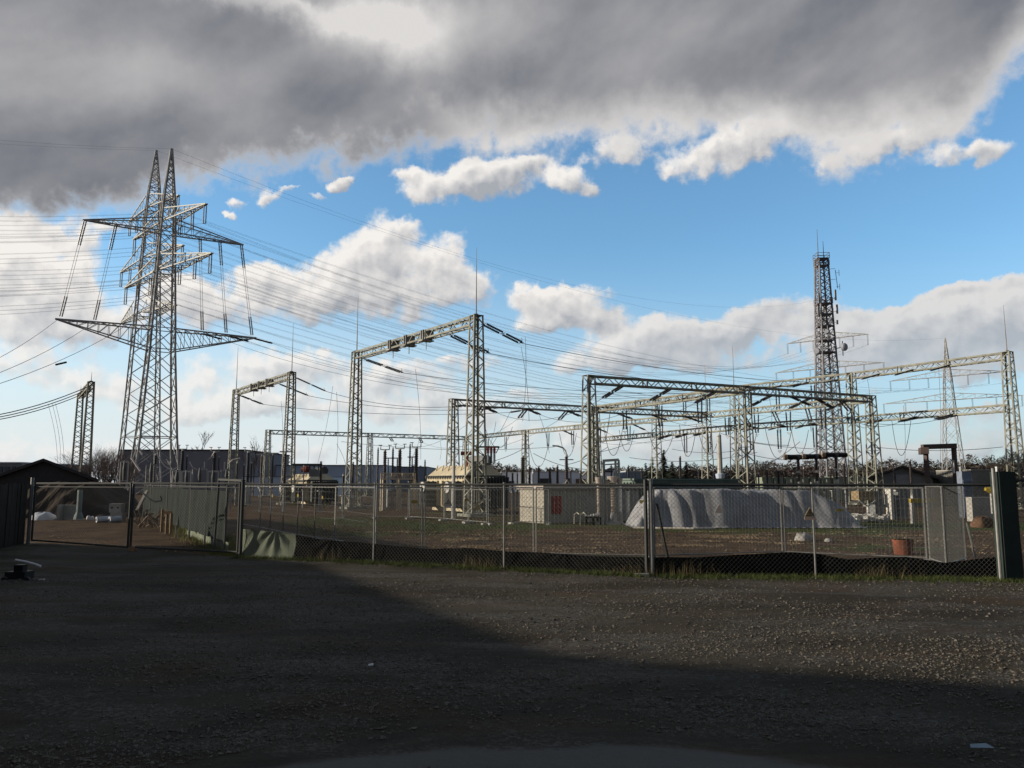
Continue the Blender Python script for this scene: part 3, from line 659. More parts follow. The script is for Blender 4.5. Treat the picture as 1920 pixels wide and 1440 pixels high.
# ---- pylon A (near, crossing arms)
ax_, ay_ = tower_c(288, 110)
PA = thing('lattice_pylon', (ax_, ay_, 0), 'nearer of the two tall pylons at left, with dark long arms and sunlit arms crossing', 'pylon', 'tall lattice pylons at left')
zA1 = zat(617, 110); zA2 = zat(437, 110); zA3 = zat(418, 110); zA4 = zat(510, 110); zpk = zat(279, 110)
profA = [(0, 5.9), (8, 4.6), (zA1-3, 3.2), (zA1, 3.0), (zA4, 2.3), (zA2, 1.9), (zA3+3, 1.5), (zpk, .12)]
pyl_body(PA, ax_, ay_, profA, E1, E2, .26, .09, STEELD, 1.6)
arm(PA, ax_, ay_, zA1, 13.0, E2, 3.0, -3.0, .17, .07, STEELD, n=9)
arm(PA, ax_, ay_, zA2, 10.6, E2, 1.9, 1.9, .15, .06, STEELD, n=8)
arm(PA, ax_, ay_, zA3, 11.6, E3, 1.8, 1.8, .15, .07, STEEL, n=8)  # sunlit arms in lighter steel than the body: sunlight put into the colour
arm(PA, ax_, ay_, zA4, 13.8, E3, 2.3, 2.2, .16, .07, STEEL, n=8)
ctrA = Vector((ax_, ay_, 0))
# vertical links between the dark arms
for f, g_ in ((-.97, -.97), (-.62, -.66), (.42, .42), (.68, .68), (.97, .97)):
    top = ctrA+E2*(f*10.6)+UP*zA2; bot = ctrA+E2*(g_*13.0*.985)+UP*(zA1+.1)
    a = top.lerp(bot, .26); b = top.lerp(bot, .78)
    mb = MB(); o_ = E2*.14
    for i in (-1, 1): mb.ribbed(top+o_*i, a+o_*i, .06, .11, 16, 6); mb.ribbed(b+o_*i, top.lerp(bot, .98)+o_*i, .06, .11, 16, 6)
    mb.build('insulator_string', CERD, PA)
    mb = MB()
    for i in (-1, 1): mb.tube([a+o_*i, b+o_*i], .028, 4)
    mb.build('link_wire', WIRE, PA)
# ---- pylon B (behind)
bx_, by_ = tower_c(258, 128)
PB = thing('lattice_pylon', (bx_, by_, 0), 'farther of the two tall pylons at left, its arms mostly hidden behind the nearer one', 'pylon', 'tall lattice pylons at left')
zB1 = zat(590, 128); zB2 = zat(487, 128); zB3 = zat(392, 128); zBp = zat(282, 128)
pyl_body(PB, bx_, by_, [(0, 6.2), (9, 5.0), (zB1, 3.4), (zB2, 2.6), (zB3, 2.0), (zB3+3.4, 1.6), (zBp, .12)], E1, E2, .22, .08, STEELD, 1.6)
arm(PB, bx_, by_, zB1, 10.5, E3, 3.2, 2.2, .15, .06, STEEL, n=7)  # lighter steel here too, sunlight painted into the arms
arm(PB, bx_, by_, zB2, 12.0, E3, 2.4, 2.4, .15, .06, STEEL, n=7)
arm(PB, bx_, by_, zB3, 9.5, E3, 1.9, 2.2, .15, .06, STEEL, n=7)
ctrB = Vector((bx_, by_, 0))
# ---- far pylons
def far_pylon(u, D, vpk, arms, lab, ins=True):
    x, y = tower_c(u, D); t = thing('lattice_pylon', (x, y, 0), lab, 'pylon', 'far pylons beyond the substation'); zp = zat(vpk, D); za = [zat(v, D) for v, L in arms]
    prof = [(0, 7), (za[-1], 3.2)]+[(z, 2.4) for z in za[:-1][::-1]]+[(za[0]+3.5, 1.8), (zp, .15)]
    pyl_body(t, x, y, prof, E3, E3p, .24, .11, STEELD, 2.2)
    pts = []
    for z, (v, L) in zip(za, arms):
        arm(t, x, y, z, L, E3, 2.0, 2.6, .15, .07, STEELD, n=6)
        for f in (-1, -.66, -.33, .33, .66, 1):
            p = Vector((x, y, z))+E3*(f*L*.98)
            if ins: hang_ins(t, p, 3.8, .07)
            pts.append((f, z, p-UP*3.8))
    return t, pts
PC, ptsC = far_pylon(1562, 290, 560, ((636, 15), (690, 20)), 'far pylon mostly hidden behind the telecom tower, arms showing either side')
PD, ptsD = far_pylon(1790, 300, 634, ((706, 21), (750, 24)), 'far pylon with two wide arms between the telecom tower and right gantry column')
# ---- wires
gW = 'long conductors between the left pylons and the far pylons'; gL = 'long conductors running left from the pylons'
def attach(ctr, z, L, d, fs): return [ctr+d*(f*L)+UP*z for f in fs]
fs6 = (-.97, -.66, -.34, .34, .66, .97)
A3 = attach(ctrA, zA3, 11.6, E3, fs6); A4 = attach(ctrA, zA4, 13.8, E3, fs6)
B3a = attach(ctrB, zB3, 9.5, E3, fs6); B2a = attach(ctrB, zB2, 12.0, E3, fs6)
LD = Vector((-.93, -.36, 0)).normalized()
def run(ptsA, ptsB, par, s, labR, labL, zoff=0):
    for k, p in enumerate(ptsA):
        hang_ins(par, p, 2.6, .10); q = p-UP*2.6
        for o_ in (-.22, .22):
            off = E3*o_; b = ptsB[k][2]
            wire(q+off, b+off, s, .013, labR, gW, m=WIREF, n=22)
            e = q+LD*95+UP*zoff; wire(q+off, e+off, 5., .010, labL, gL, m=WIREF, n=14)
run(A3, ptsC[:6], PA, 13, 'conductor from the upper sunlit arm to the pylon behind the telecom tower', 'conductor leaving the picture at left from the upper sunlit arm')
run(A4, ptsC[6:], PA, 13, 'conductor from the lower sunlit arm to the pylon behind the telecom tower', 'conductor leaving the picture at left from the lower sunlit arm')
run(B3a, ptsD[:6], PB, 12, 'conductor from the upper arm of the back pylon to the far right pylon', 'conductor leaving the picture at left from the back pylon upper arm')
run(B2a, ptsD[6:], PB, 12, 'conductor from the lower arm of the back pylon to the far right pylon', 'conductor leaving the picture at left from the back pylon lower arm')
pkA = ctrA+UP*zpk; pkB = ctrB+UP*zBp
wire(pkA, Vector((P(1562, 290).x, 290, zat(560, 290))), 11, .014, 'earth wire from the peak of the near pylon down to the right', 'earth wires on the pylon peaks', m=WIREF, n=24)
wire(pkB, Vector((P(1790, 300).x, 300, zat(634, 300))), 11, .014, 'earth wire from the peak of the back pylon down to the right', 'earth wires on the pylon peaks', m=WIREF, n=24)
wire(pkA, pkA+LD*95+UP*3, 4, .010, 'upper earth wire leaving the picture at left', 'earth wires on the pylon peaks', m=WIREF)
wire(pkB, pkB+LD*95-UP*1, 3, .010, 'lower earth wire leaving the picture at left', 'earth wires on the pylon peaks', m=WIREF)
# from the dark arms: to the right gantry row, and down-left to the small portal
for k, (f, sa, sb, t) in enumerate(((.98, s2, s3, .2), (.7, s2, s3, .5), (.4, s2, s3, .8))):
    a = ctrA+E2*(f*13)+UP*(zA1-.1); b = onb(sa, sb, t, HT); d = (b-a).normalized(); a2 = a+(d-UP*.1).normalized()*4.2
    ins_string(a, a2, PA, .3, .10, 14); wire(a2, b, 3.0, .02, 'conductor from the dark lower pylon arm to the sunlit gantry row', 'conductors from the dark lower arm')
for k, f in enumerate((-.98, -.66, -.36)):
    a = ctrA+E2*(f*13)+UP*(zA1-.1); b = at(-260, 760+12*k, 62); wire(a, b, 1.5, .03, 'conductor sloping down to the left edge from the dark lower arm', 'conductors from the dark lower arm going left')
mb = MB(); a = at(104, 684, 92); b = at(125, 679, 92); mb.ribbed(a, b, .07, .13, 14, 6); tag(mb.build('line_insulator', CERD), 'dark strain insulator in the sloping wire left of the pylons', 'insulator')
# small far left portal
l0 = colpos(171, 716, HT); l1 = colpos(151, 739, HT)
PL = gantry('portal_gantry', 'narrow portal of two close lattice columns at far left', [l0, l1], HT, [(0, 1, HT)], [(0, .9), (1, .9)], leg=.12, br=.06)
for k in range(3):
    a = onb(l0, l1, .15+.35*k, HT-.2); e = at(-220, 792+3*k, 60); wire(a, e, 1.1, .04, 'thick sagging conductor running left from the narrow far left portal', 'conductors from the narrow portal')
for k, (u, u1) in enumerate(((90, 108), (98, 114), (104, 120))): dropper(u, 757, u1, 880, 70, 'thin slanting dropper below the sagging conductors at far left', .2)

# ================================================================ TELECOM TOWER
tx, ty = tower_c(1560, 150); TT = thing('telecom_tower', (tx, ty, 0), 'tall dark telecom tower with platforms, antennas and dish aerials', 'telecom tower')
zt = zat(487, 150); Z = lambda v: zat(v, 150)
pyl_body(TT, tx, ty, [(0, 4.0), (Z(700), 2.9), (Z(600), 2.35), (zt, 1.75)], Vector((1, .12, 0)).normalized(), Vector((-.12, 1, 0)).normalized(), .26, .11, TOWER, 1.3)
for v, w in ((487, 2.3), (500, 2.2), (571, 2.6), (591, 2.6), (613, 2.7), (640, 2.8), (662, 3.0)):
    mb = MB(); z = Z(v); mb.box((tx, ty, z), (w, w, .14))
    for (i, j) in ((-1, -1), (1, -1), (1, 1), (-1, 1)): mb.bar((tx+i*w/2, ty+j*w/2, z), (tx+i*w/2, ty+j*w/2, z+1.1), .07)
    for hh in (.55, 1.1):
        for (a, b) in (((-1, -1), (1, -1)), ((1, -1), (1, 1)), ((1, 1), (-1, 1)), ((-1, 1), (-1, -1))): mb.bar((tx+a[0]*w/2, ty+a[1]*w/2, z+hh), (tx+b[0]*w/2, ty+b[1]*w/2, z+hh), .07)
    mb.build('platform', TOWER, TT)
for (dx, v0, v1) in ((-.55, 487, 430), (.5, 487, 452)): mb = MB(); mb.tube([(tx+dx, ty, Z(v0)), (tx+dx, ty, Z((v0+v1)/2)), (tx+dx, ty, Z(v1))], 0, 6, [.09, .06, .03]); mb.build('whip_antenna', TOWER, TT)
mb = MB()
for k in range(90): z = .5+k*(Z(487)-.5)/90; xx = tx-2.25+ (2.25-.95)*(z/Z(487)); mb.bar((xx-.22, ty-.6, z), (xx+.22, ty-.6, z), .06)
mb.bar((tx-2.47, ty-.6, .5), (tx-1.17, ty-.6, Z(487)), .07); mb.bar((tx-2.03, ty-.6, .5), (tx-.73, ty-.6, Z(487)), .07)
mb.build('cable_ladder', mat('reddish_cable_ladder', (.30, .20, .20), .7), TT)
def dish(u, v, r, side):
    p = at(u, v, 148); mb = MB(); ax = Vector((side*.6, -.8, 0)).normalized()
    mb.tube([p, p+ax*.05, p+ax*.5, p+ax*.7], 0, 16, [.1, r, r, r*.8]); mb.build('dish_antenna', mat('dish_grey', (.36, .38, .42), .6), TT)
    mb = MB(); mb.bar(p, (tx+side*1.7, ty-.6, p.z), .12); mb.bar(p-UP*1.6, p+UP*1.2, .12); mb.build('dish_bracket', TOWER, TT)
dish(1533, 659, .62, -1); dish(1580, 651, .75, 1); dish(1552, 622, .45, -1)
for (u, v0, v1) in ((1536, 549, 568), (1567, 543, 563), (1535, 573, 590), (1570, 571, 588), (1570, 600, 608)): mb = MB(); p = at(u, v1, 148.5); mb.box(p, (.32, .22, at(u, v0, 148.5).z-p.z)); mb.bar(p+UP*.4, (tx, ty-1, p.z+.4), .07); mb.build('panel_antenna', mat('antenna_grey', (.40, .42, .42), .6), TT)
mb = MB(); a = at(1566, 506, 149)
mb.tube([(a.x, a.y, a.z), (a.x+.3, a.y, Z(543))], .06, 5)
for v in (506, 526): mb.bar((tx, ty, Z(v)), (a.x, a.y, Z(v)), .06)
for v in (514, 540): mb.bar((a.x, a.y, Z(v)), (a.x+.7, a.y, Z(v)), .05); mb.bar((a.x+.7, a.y, Z(v)-.6), (a.x+.7, a.y, Z(v)+.6), .06)
mb.build('dipole_antenna', TOWER, TT)

# ================================================================ YARD EQUIPMENT
gP = 'post insulators in the switchyard'
def post_ins(u, vt, D, r=.09, kind='plain', cap=False, ribs=16, m=None, vs=None):
    """steel support, ribbed porcelain, terminal; u, vt: pixel of the top"""
    p = at(u, vt, D); h = p.z; zs = zat(vs, D) if vs else h*.42
    labs = {'plain': 'slim dark ribbed insulator post on steel support', 'tee': 'dark insulator post carrying a short crossbar', 'cup': 'stout dark porcelain column with U shaped top', 'hook': 'insulator post with curved steel arm', 'white': 'thin insulator post with small white cap'}
    lab = labs[kind] + (' at the left edge of the yard' if u < 500 else ' behind the left transformer' if u < 700 else ' by the lattice table' if u < 800 else ' behind the pale hut' if u < 1110 else ' above the green container' if u < 1200 else ' in the right yard')
    t = thing('post_insulator', (p.x, p.y, 0), lab, 'insulator', gP+(' west' if u < 500 else ' near the transformers' if u < 1110 else ' east'))
    mb = MB(); mb.bar((p.x, p.y, 0), (p.x, p.y, zs), r*1.7, r*1.7, up=E1); mb.box((p.x, p.y, zs-.04), (r*4, r*4, .06), E1, E2); mb.build('support', STEEL if kind != 'plain' else STEELD, t)
    mb = MB(); top = h-.12; mb.ribbed((p.x, p.y, zs), (p.x, p.y, top), r*.75, r*1.15, ribs, 8, .85); mb.build('porcelain', m or (CER if D < 60 else CERD), t, True)
    mb = MB(); mb.tube([(p.x, p.y, top), (p.x, p.y, h)], r*.7, 8)
    if kind == 'tee': mb.bar(p-Vector((.35, 0, 0)), p+Vector((.35, 0, 0)), .08)
    if kind == 'cup':
        mb.bar(p-Vector((.3, 0, 0)), p+Vector((.3, 0, 0)), .06)
        for s in (-.3, .3): mb.bar(p+Vector((s, 0, 0)), p+Vector((s, 0, .3)), .05)
        mb.bar(p+Vector((-.45, 0, .3)), p+Vector((-.2, 0, .3)), .05); mb.bar(p+Vector((.2, 0, .3)), p+Vector((.45, 0, .3)), .05)
    if kind == 'hook': mb.tube([p, p+UP*.2+Vector((-.05, 0, 0)), p+Vector((-.2, 0, .38)), p+Vector((-.5, 0, .48)), p+Vector((-.8, 0, .50))], .05, 6); mb.bar(p-Vector((.4, 0, .3)), p+Vector((.4, 0, -.3)), .06)
    mb.build('terminal', WHITEP if kind == 'white' else STEEL, t); return t
for a in ((292, 851, 62, .12), (343, 842, 62, .15, 'cup'), (351, 853, 62, .07), (403, 846, 62, .15, 'cup'), (411, 855, 62, .06), (445, 866, 66, .09), (466, 846, 66, .15, 'cup'), (472, 866, 66, .08), (458, 870, 66, .07), (491, 852, 50, .07, 'tee'), (512, 850, 50, .07, 'tee'), (535, 847, 50, .10, 'tee'), (602, 865, 50, .10), (662, 866, 52, .09), (644, 889, 52, .09), (570, 872, 58, .05),
          (709, 839, 55, .07), (722, 843, 55, .13, 'cup'), (737, 839, 55, .08), (750, 841, 55, .14, 'cup'), (769, 832, 55, .07), (781, 838, 55, .14, 'cup'), (728, 859, 60, .06, 'tee'), (745, 859, 60, .06, 'tee'), (773, 857, 60, .06, 'tee'), (797, 862, 60, .07),
          (980, 854, 50, .13), (993, 872, 55, .10), (1010, 873, 55, .09), (1031, 876, 55, .10), (1045, 872, 55, .10), (1062, 852, 46, .11, 'hook'), (940, 884, 60, .07), (961, 884, 60, .09), (970, 885, 60, .06), (1088, 884, 60, .08), (999, 886, 62, .05),
          (1132, 862, 52, .10), (1160, 863, 52, .10), (1146, 870, 56, .06), (1275, 855, 70, .12), (1300, 876, 70, .05, 'white'),
          (1422, 886, 60, .07, 'white'), (1438, 878, 60, .08, 'white'), (1459, 880, 60, .12), (1469, 885, 60, .05, 'white'), (1446, 884, 66, .05), (1507, 876, 58, .06, 'white'), (1518, 883, 60, .05, 'white'), (1557, 875, 58, .07, 'white'), (1582, 866, 58, .12), (1487, 886, 62, .05), (1544, 886, 62, .05), (1070, 880, 62, .07), (1103, 878, 64, .06), (1112, 883, 60, .05), (1178, 872, 62, .09), (1190, 880, 64, .07), (1203, 876, 60, .08), (1217, 883, 66, .06), (1310, 877, 66, .08), (1322, 884, 64, .05), (1338, 880, 62, .08), (1365, 884, 60, .06), (1398, 882, 62, .06), (1410, 878, 62, .08), (1605, 884, 66, .06), (1625, 880, 62, .07), (950, 872, 60, .08), (905, 876, 66, .06), (1675, 866, 52, .07, 'white'), (1706, 861, 54, .09, 'white'), (1741, 866, 56, .07, 'white')):
    post_ins(*a)
# horizontal circuit breaker heads
for k, (u, v, D) in enumerate(((1496, 857, 56), (1530, 856, 56), (1567, 853, 56))):
    p = at(u, v, D); lab = ('leftmost of the three dark T shaped breakers with pale caps', 'middle one of the three dark T shaped breakers with pale caps', 'rightmost of the three dark T shaped breakers with pale caps')[k]
    t = thing('circuit_breaker', (p.x, p.y, 0), lab, 'circuit breaker', 'T shaped circuit breakers'); L = Vector((.985, .17, 0))
    mb = MB(); mb.ribbed(p-L*.85, p-L*.1, .12, .18, 8, 10); mb.ribbed(p+L*.1, p+L*.85, .12, .18, 8, 10); mb.build('chamber', CERD, t)
    mb = MB(); mb.tube([p-L*.12, p+L*.12], .19, 10); mb.build('housing', mat('breaker_housing', (.10, .10, .10), .6), t)
    mb = MB(); mb.tube([p-L*.85, p-L*.9, p-L*1.05], 0, 10, [.19, .20, .17]); mb.tube([p-L*1.0, p-L*1.0+UP*.3], .05, 6); mb.build('end_cap', mat('breaker_cap', (.36, .27, .20), .6), t)
    mb = MB(); mb.ribbed((p.x, p.y, p.z-1.7), (p.x, p.y, p.z-.15), .08, .13, 14, 8); mb.build('porcelain', CER, t)
    mb = MB(); mb.bar((p.x, p.y, 0), (p.x, p.y, p.z-1.7), .16, .16, up=E1); mb.tube([(p.x, p.y, p.z-1.12), (p.x, p.y, p.z-.95)], .15, 8); mb.build('support', STEEL, t)
# lattice table by the transformer
T0 = at(718, 912, 52); t = thing('lattice_table', (T0.x, T0.y, 0), 'beige lattice table frame left of the beige transformer', 'steel frame')
mb = MB(); a = at(717, 887, 52); b = at(777, 887, 52); beam(mb, a, b, .9, .42, 10, .07, .045)
for q in (a, b, a.lerp(b, .5)):
    for s in (-.4, .4): mb.bar((q.x, q.y+s, 0), (q.x, q.y+s, q.z-.4), .1)
mb.build('frame', mat('sunlit_beige_steel', (.55, .47, .36), .6, 0, .2), t)
t = thing('lit_steel_pole', P(851, 41), 'single steel pole standing in front of the beige transformer', 'pole')
mb = MB(); q = at(851, 850, 41); mb.tube([(q.x, q.y, 0), (q.x, q.y, 1.4), q], 0, 8, [.12, .10, .06]); mb.build('shaft', STEEL, t); mb = MB(); mb.tube([q, q+Vector((-.12, 0, .12)), q+Vector((-.22, 0, .3))], .03, 5); mb.bar(q+Vector((0, 0, -1.6)), q+Vector((-.4, 0, -1.6)), .05); mb.build('bracket', STEELD, t)
# support frame above the container
t = thing('disconnector_frame', P(1145, 50), 'pale steel frame with two legs just right of the near lattice column', 'steel frame'); mb = MB(); a, b = at(1130, 864, 50), at(1160, 862, 50); mb.bar(a, b, .16); mb.bar(a-UP*.25, b-UP*.25, .08)
for q in (a, b, a.lerp(b, .8)): mb.bar(q, (q.x, q.y, 0), .1)
mb.build('frame', STEEL, t)
# steel tube mast in front of the near portal
t = thing('steel_tube_mast', P(1349, 60), 'plain pale tube mast between two lattice columns behind the container', 'mast'); mb = MB(); q = at(1348, 815, 60); mb.tube([(q.x, q.y, 0), q], 0, 10, [.24, .16]); mb.build('shaft', STEEL, t); mb = MB(); mb.tube([(q.x, q.y, zat(897, 60)), (q.x, q.y, zat(889, 60)), (q.x, q.y, zat(887, 60))], 0, 10, [.3, .36, .2]); mb.build('collar', BLUEW, t)
# rusty steel portal at right
K0 = at(1738, 836, 50); t = thing('steel_portal', (K0.x, K0.y, 0), 'brown box beam portal frame on two legs left of the far pylon', 'portal frame')
a, b = at(1732, 838, 50), at(1788, 836, 50)
mb = MB(); mb.bar(a+Vector((-.1, 0, 0)), b+Vector((.12, 0, 0)), .34, .30); mb.build('beam', RUST, t)
mb = MB(); mb.bar(a+Vector((-.25, -.6, -.25)), a+Vector((.3, .8, -.25)), .45, .4); mb.build('side_beam', RUST, t)
for q in (a+Vector((.1, 0, 0)), b): mb = MB(); mb.bar((q.x, q.y, 0), (q.x, q.y, q.z-.14), .22, .22, up=E1); mb.build('leg', RUST, t)
mb = MB(); mb.bar((b.x-.14, b.y-.1, b.z-.9), (b.x-.14, b.y-.1, b.z-1.7), .1); mb.build('conduit', WHITEP, t)
# transformers
def transformer(name, lab, Kp, sE1, sE2, zt, m, dark=False):
    t = thing(name, Kp, lab, 'transformer', 'power transformers'); ctr = Kp+E1*(sE1/2)+E2*(sE2/2)
    def onl(s, z): return Kp+E1*s+UP*z                        # left (sunlit) side
    def onr(s, z): return Kp+E2*s+UP*z                        # right side
    mb = MB(); mb.box(ctr+UP*.35, (sE1, sE2, zt*.58), E1, E2); mb.box(ctr+UP*.1, (sE1*.9, sE2*.8, .3), E1, E2)
    for k in range(8): mb.box(onl(sE1*(.05+.9*k/7), .4)-E2*.06, (.07, .12, zt*.5), E1, E2)
    mb.build('tank', m, t)
    mb = MB()
    n = len(mb.V); lo = zt*.58+.42; hi = zt*.93
    c4 = [(-.5, -.5), (.5, -.5), (.5, .5), (-.5, .5)]
    for (i, j) in c4: q = ctr+E1*(i*sE1*1.0)+E2*(j*sE2*1.0); mb.V.append((q.x, q.y, lo))
    for (i, j) in c4: q = ctr+E1*(i*sE1*.84)+E2*(j*sE2*.45); mb.V.append((q.x, q.y, hi))
    mb.Fc += [(n, n+1, n+2, n+3)[::-1], (n+4, n+5, n+6, n+7)]+[(n+i, n+(i+1) % 4, n+4+(i+1) % 4, n+4+i) for i in range(4)]
    for k in range(6): q = ctr-E2*(sE2*.36)+E1*(sE1*(-.4+.16*k)); mb.bar((q.x-.1, q.y, lo), (q.x+.12, q.y, hi+.05), .06)
    mb.build('sloping_hood', m, t)
    mb = MB()
    for k in range(16): mb.tube([onl(sE1*(.03+.94*k/15), lo-.14)-E2*.15, onl(sE1*(.03+.94*k/15), lo+.02)-E2*.12], .07, 6)
    mb.box(ctr+UP*(lo-.06), (sE1*1.04, sE2*1.06, .10), E1, E2); mb.build('bolted_flange', TDARK, t)
    for s in (.80, .16):                                       # radiator banks with round fans
        mb = MB()
        for k in range(7): mb.box(onl(sE1*s+(k-3)*.14, .35)-E2*.42, (.05, .75, zt*.50), E1, E2)
        mb.build('radiator', TDARK, t)
        mb = MB(); q = onl(sE1*s, zt*.5)-E2*.84; mb.tube([q, q+E2*.06], .33, 14); mb.build('fan', STEEL, t)
    mb = MB()
    for k in range(12): mb.box(onr(.25+(sE2-.3)*k/11, .3)-E1*.35, (.6, .05, zt*.6), E1, E2)
    mb.build('end_radiator', TDARK, t)
    mb = MB(); q = ctr+UP*(zt*1.02); mb.tube([q+E2*(sE2*.15)-E1*sE1*.42, q+E2*(sE2*.15)-E1*sE1*.05], .34, 12); mb.build('conservator', TDARK if dark else GREYH, t)
    return t, ctr
TP = P(873, 47); tr, tc_ = transformer('power_transformer', 'large beige power transformer, sunlit side ribbed, behind the tall middle portal leg', TP, 5.0, 2.6, 3.05, BEIGE)
for k, u in enumerate((910, 915, 921, 927)):
    q = at(u, 838, 47.5); mb = MB(); zb = zat(868, 47.5); mb.ribbed((q.x, q.y, zb), (q.x, q.y, zat(850, 47.5)), .05, .09, 8, 8); mb.build('bushing', WHITEP if k % 2 else CER, tr)
    mb = MB(); mb.ribbed((q.x, q.y, zat(850, 47.5)), q, .06, .10, 5, 8); mb.build('red_bushing_top', RED, tr)
mb = MB(); a, b = at(893, 838, 47.5), at(936, 838, 47.5); mb.bar(a, b, .10); mb.bar(b, at(930, 850, 47.5), .05); mb.bar(a, at(897, 868, 47.5), .08); mb.build('busbar_frame', TDARK, tr)
mb = MB(); a, b = at(864, 850, 48), at(889, 850, 48); mb.tube([a, b], .12, 8); mb.bar(a.lerp(b, .5), a.lerp(b, .5)-UP*.8, .1); mb.build('red_pipe', mat('dull_red_oxide', (.20, .05, .04), .7), tr)
mb = MB(); q = at(893, 878, 46.6); mb.tube([q, q+E1*.1], .42, 12); mb.build('header_drum', GREYH, tr)
T2, c2_ = transformer('power_transformer', 'smaller dark topped transformer behind the front head of the left portal', P(574, 64), 5.2, 2.4, 2.7, BEIGE, True)
mb = MB(); a, b = at(548, 871, 62), at(603, 871, 62); mb.bar(a, b, .14)
for f in (.1, .4, .6, .75, .9): mb.bar(a.lerp(b, f), a.lerp(b, f)-UP*.9, .07)
mb.build('busbar_frame', TDARK, T2)
mb = MB(); q = at(575, 880, 62); mb.tube([q-Vector((.4, 0, 0)), q, q+Vector((.3, 0, 0))], 0, 10, [.18, .28, .12]); mb.build('red_turret', mat('dull_red_oxide', (.2, .05, .04)), T2)
mb = MB(); q = at(592, 884, 62); mb.box(q-UP*.4, (.9, .5, .55)); mb.build('control_box', GREYH, T2)
# pale hut
HK = Vector((*(P(1020, 36)).xy, 0)); hw, hl = 1.95, 5.6; hc = HK+E2*(hl/2)+E1*(hw/2)
hut = thing('transformer_hut', HK, 'low pebble rendered hut with flat slab roof, its left end sunlit', 'hut')
mb = MB(); mb.box(hc, (hl, hw, 1.50), E2, E1); mb.build('walls', RENDER_, hut)
mb = MB(); mb.box(hc+UP*1.50, (hl+.24, hw+.24, .20), E2, E1); mb.build('roof', ROOFC, hut)
def onfront(u): # distance along the front face for pixel column u
    k = (u-960)/F; return (HK.x-k*HK.y)/(k*E2.y-E2.x)
s0_, s1_ = onfront(1033), onfront(1051); mb = MB(); q = HK+E2*((s0_+s1_)/2)-E1*.02; mb.box(q+UP*.42, (s1_-s0_, .05, .78), E2, E1); mb.build('red_cabinet', RED, hut)
mb = MB(); q = HK+E2*((s0_+s1_)/2)-E1*.05; mb.box(q+UP*.45, (.02, .02, .7), E2, E1)
for dx in (-.12, .13): mb.box(q+E2*dx+UP*.85, (.12, .02, .1), E2, E1)
mb.build('cabinet_seam', mat('faded_red', (.5, .16, .14)), hut)
t = thing('bent_roof_pipe', hc+UP*1.62, 'thin bent steel rod lying on the hut roof', 'rod'); mb = MB(); a = at(1043, 911, 37); b = at(1060, 906, 37); mb.tube([a, b, at(1063, 900, 37), at(1068, 908, 37)], .03, 6); mb.build('rod', STEEL, t)
# green container
GK = Vector((*(P(1190, 44)).xy, 0)); gl, gw = 8.4, 2.3; gc = GK+E2*(gl/2)+E1*(gw/2)
ct = thing('storage_container', GK, 'long dark green corrugated container behind the hut and tarpaulin', 'container')
mb = MB(); mb.box(gc+UP*.1, (gl-.1, gw-.1, 1.85), E2, E1)
for k in range(42): mb.box(GK+E2*(.1+(gl-.2)*k/41)+UP*.2, (.10, .06, 1.62), E2, E1)
for k in range(9): mb.box(GK+E1*(.12+(gw-.24)*k/8)+UP*.2, (.06, .12, 1.62), E2, E1)
mb.build('corrugated_walls', GREENC, ct)
mb = MB(); mb.box(gc+UP*1.93, (gl+.06, gw+.06, .10), E2, E1); mb.build('roof', GREENC, ct)
# stored bushings and crates by the hut
gS = 'spare bushings standing by the hut'
for k, (u, r, v0, v1, m, l) in enumerate(((1123, .10, 908, 962, CERL, 'slim brownish ribbed bushing nearest the steel trestle'), (1137, .06, 912, 968, CERL, 'thinnest brown bushing between the two ribbed ones'), (1149, .15, 906, 962, CERL, 'thickest ribbed bushing standing by the hut'), (1162, .08, 910, 960, WHITEP, 'greyish white bushing right of the thickest one'), (1177, .07, 921, 972, mat('sunlit_white_porcelain', (.6, .6, .55), .5), 'white post rightmost among the spare bushings'))):
    p = at(u, v0, 35.2); t = thing('spare_bushing', (p.x, p.y, 0), l, 'bushing', gS); zb = zat(v1, 35.2)
    mb = MB(); mb.ribbed((p.x, p.y, zb), (p.x, p.y, p.z), r*.85, r*1.1, 18, 12); mb.build('porcelain', m, t)
    mb = MB(); mb.tube([(p.x, p.y, 0), (p.x, p.y, zb*.6), (p.x, p.y, zb)], 0, 10, [r*1.5, r*1.3, r*1.1]); mb.box((p.x, p.y, 0), (r*3.4, r*3.4, .12)); mb.build('base', STEELD, t)
    if k < 4: mb = MB(); mb.tube([(p.x, p.y, p.z), (p.x, p.y, p.z+.04), (p.x, p.y, p.z+.06), (p.x, p.y, p.z+.28), (p.x, p.y, p.z+.30)], 0, 12, [r*1.1, r*1.6, r*1.2, r*1.7, r*1.5]); mb.build('cap', ROOFC, t)
t = thing('steel_trestle', P(1093, 35.5), 'small pale welded steel trestle left of the spare bushings', 'trestle'); mb = MB()
for x in (-.14, .14):
    q = P(1093, 35.5)+Vector((x, 0, 0))
    mb.tube([q+Vector((0, -.2, 0)), q+Vector((.02, -.2, .38)), q+Vector((-.1, .1, .5)), q+Vector((-.2, .3, .42)), q+Vector((-.22, .3, 0))], .025, 6)
for z in (.12, .25, .40): q = P(1093, 35.5); mb.bar(q+Vector((-.16, -.2, z)), q+Vector((.16, -.2, z)), .045)
mb.build('frame', mat('trestle_paint', (.52, .50, .38)), t)
t = thing('parts_pallet', P(1112, 35.2), 'low pallet of dark metal fittings beneath the spare bushings', 'pallet'); mb = MB(); q = P(1112, 35.2); mb.box(q+UP*.28, (.7, .5, .06))
for x in (-.3, 0, .3): mb.box(q+Vector((x, 0, 0)), (.08, .4, .28))
mb.build('pallet', WOODD, t); mb = MB()
for k in range(6): mb.tube([q+Vector((-.3+.11*k, -.1, .34)), q+Vector((-.28+.11*k, .1, .34+.1*random.random()))], .05, 7)
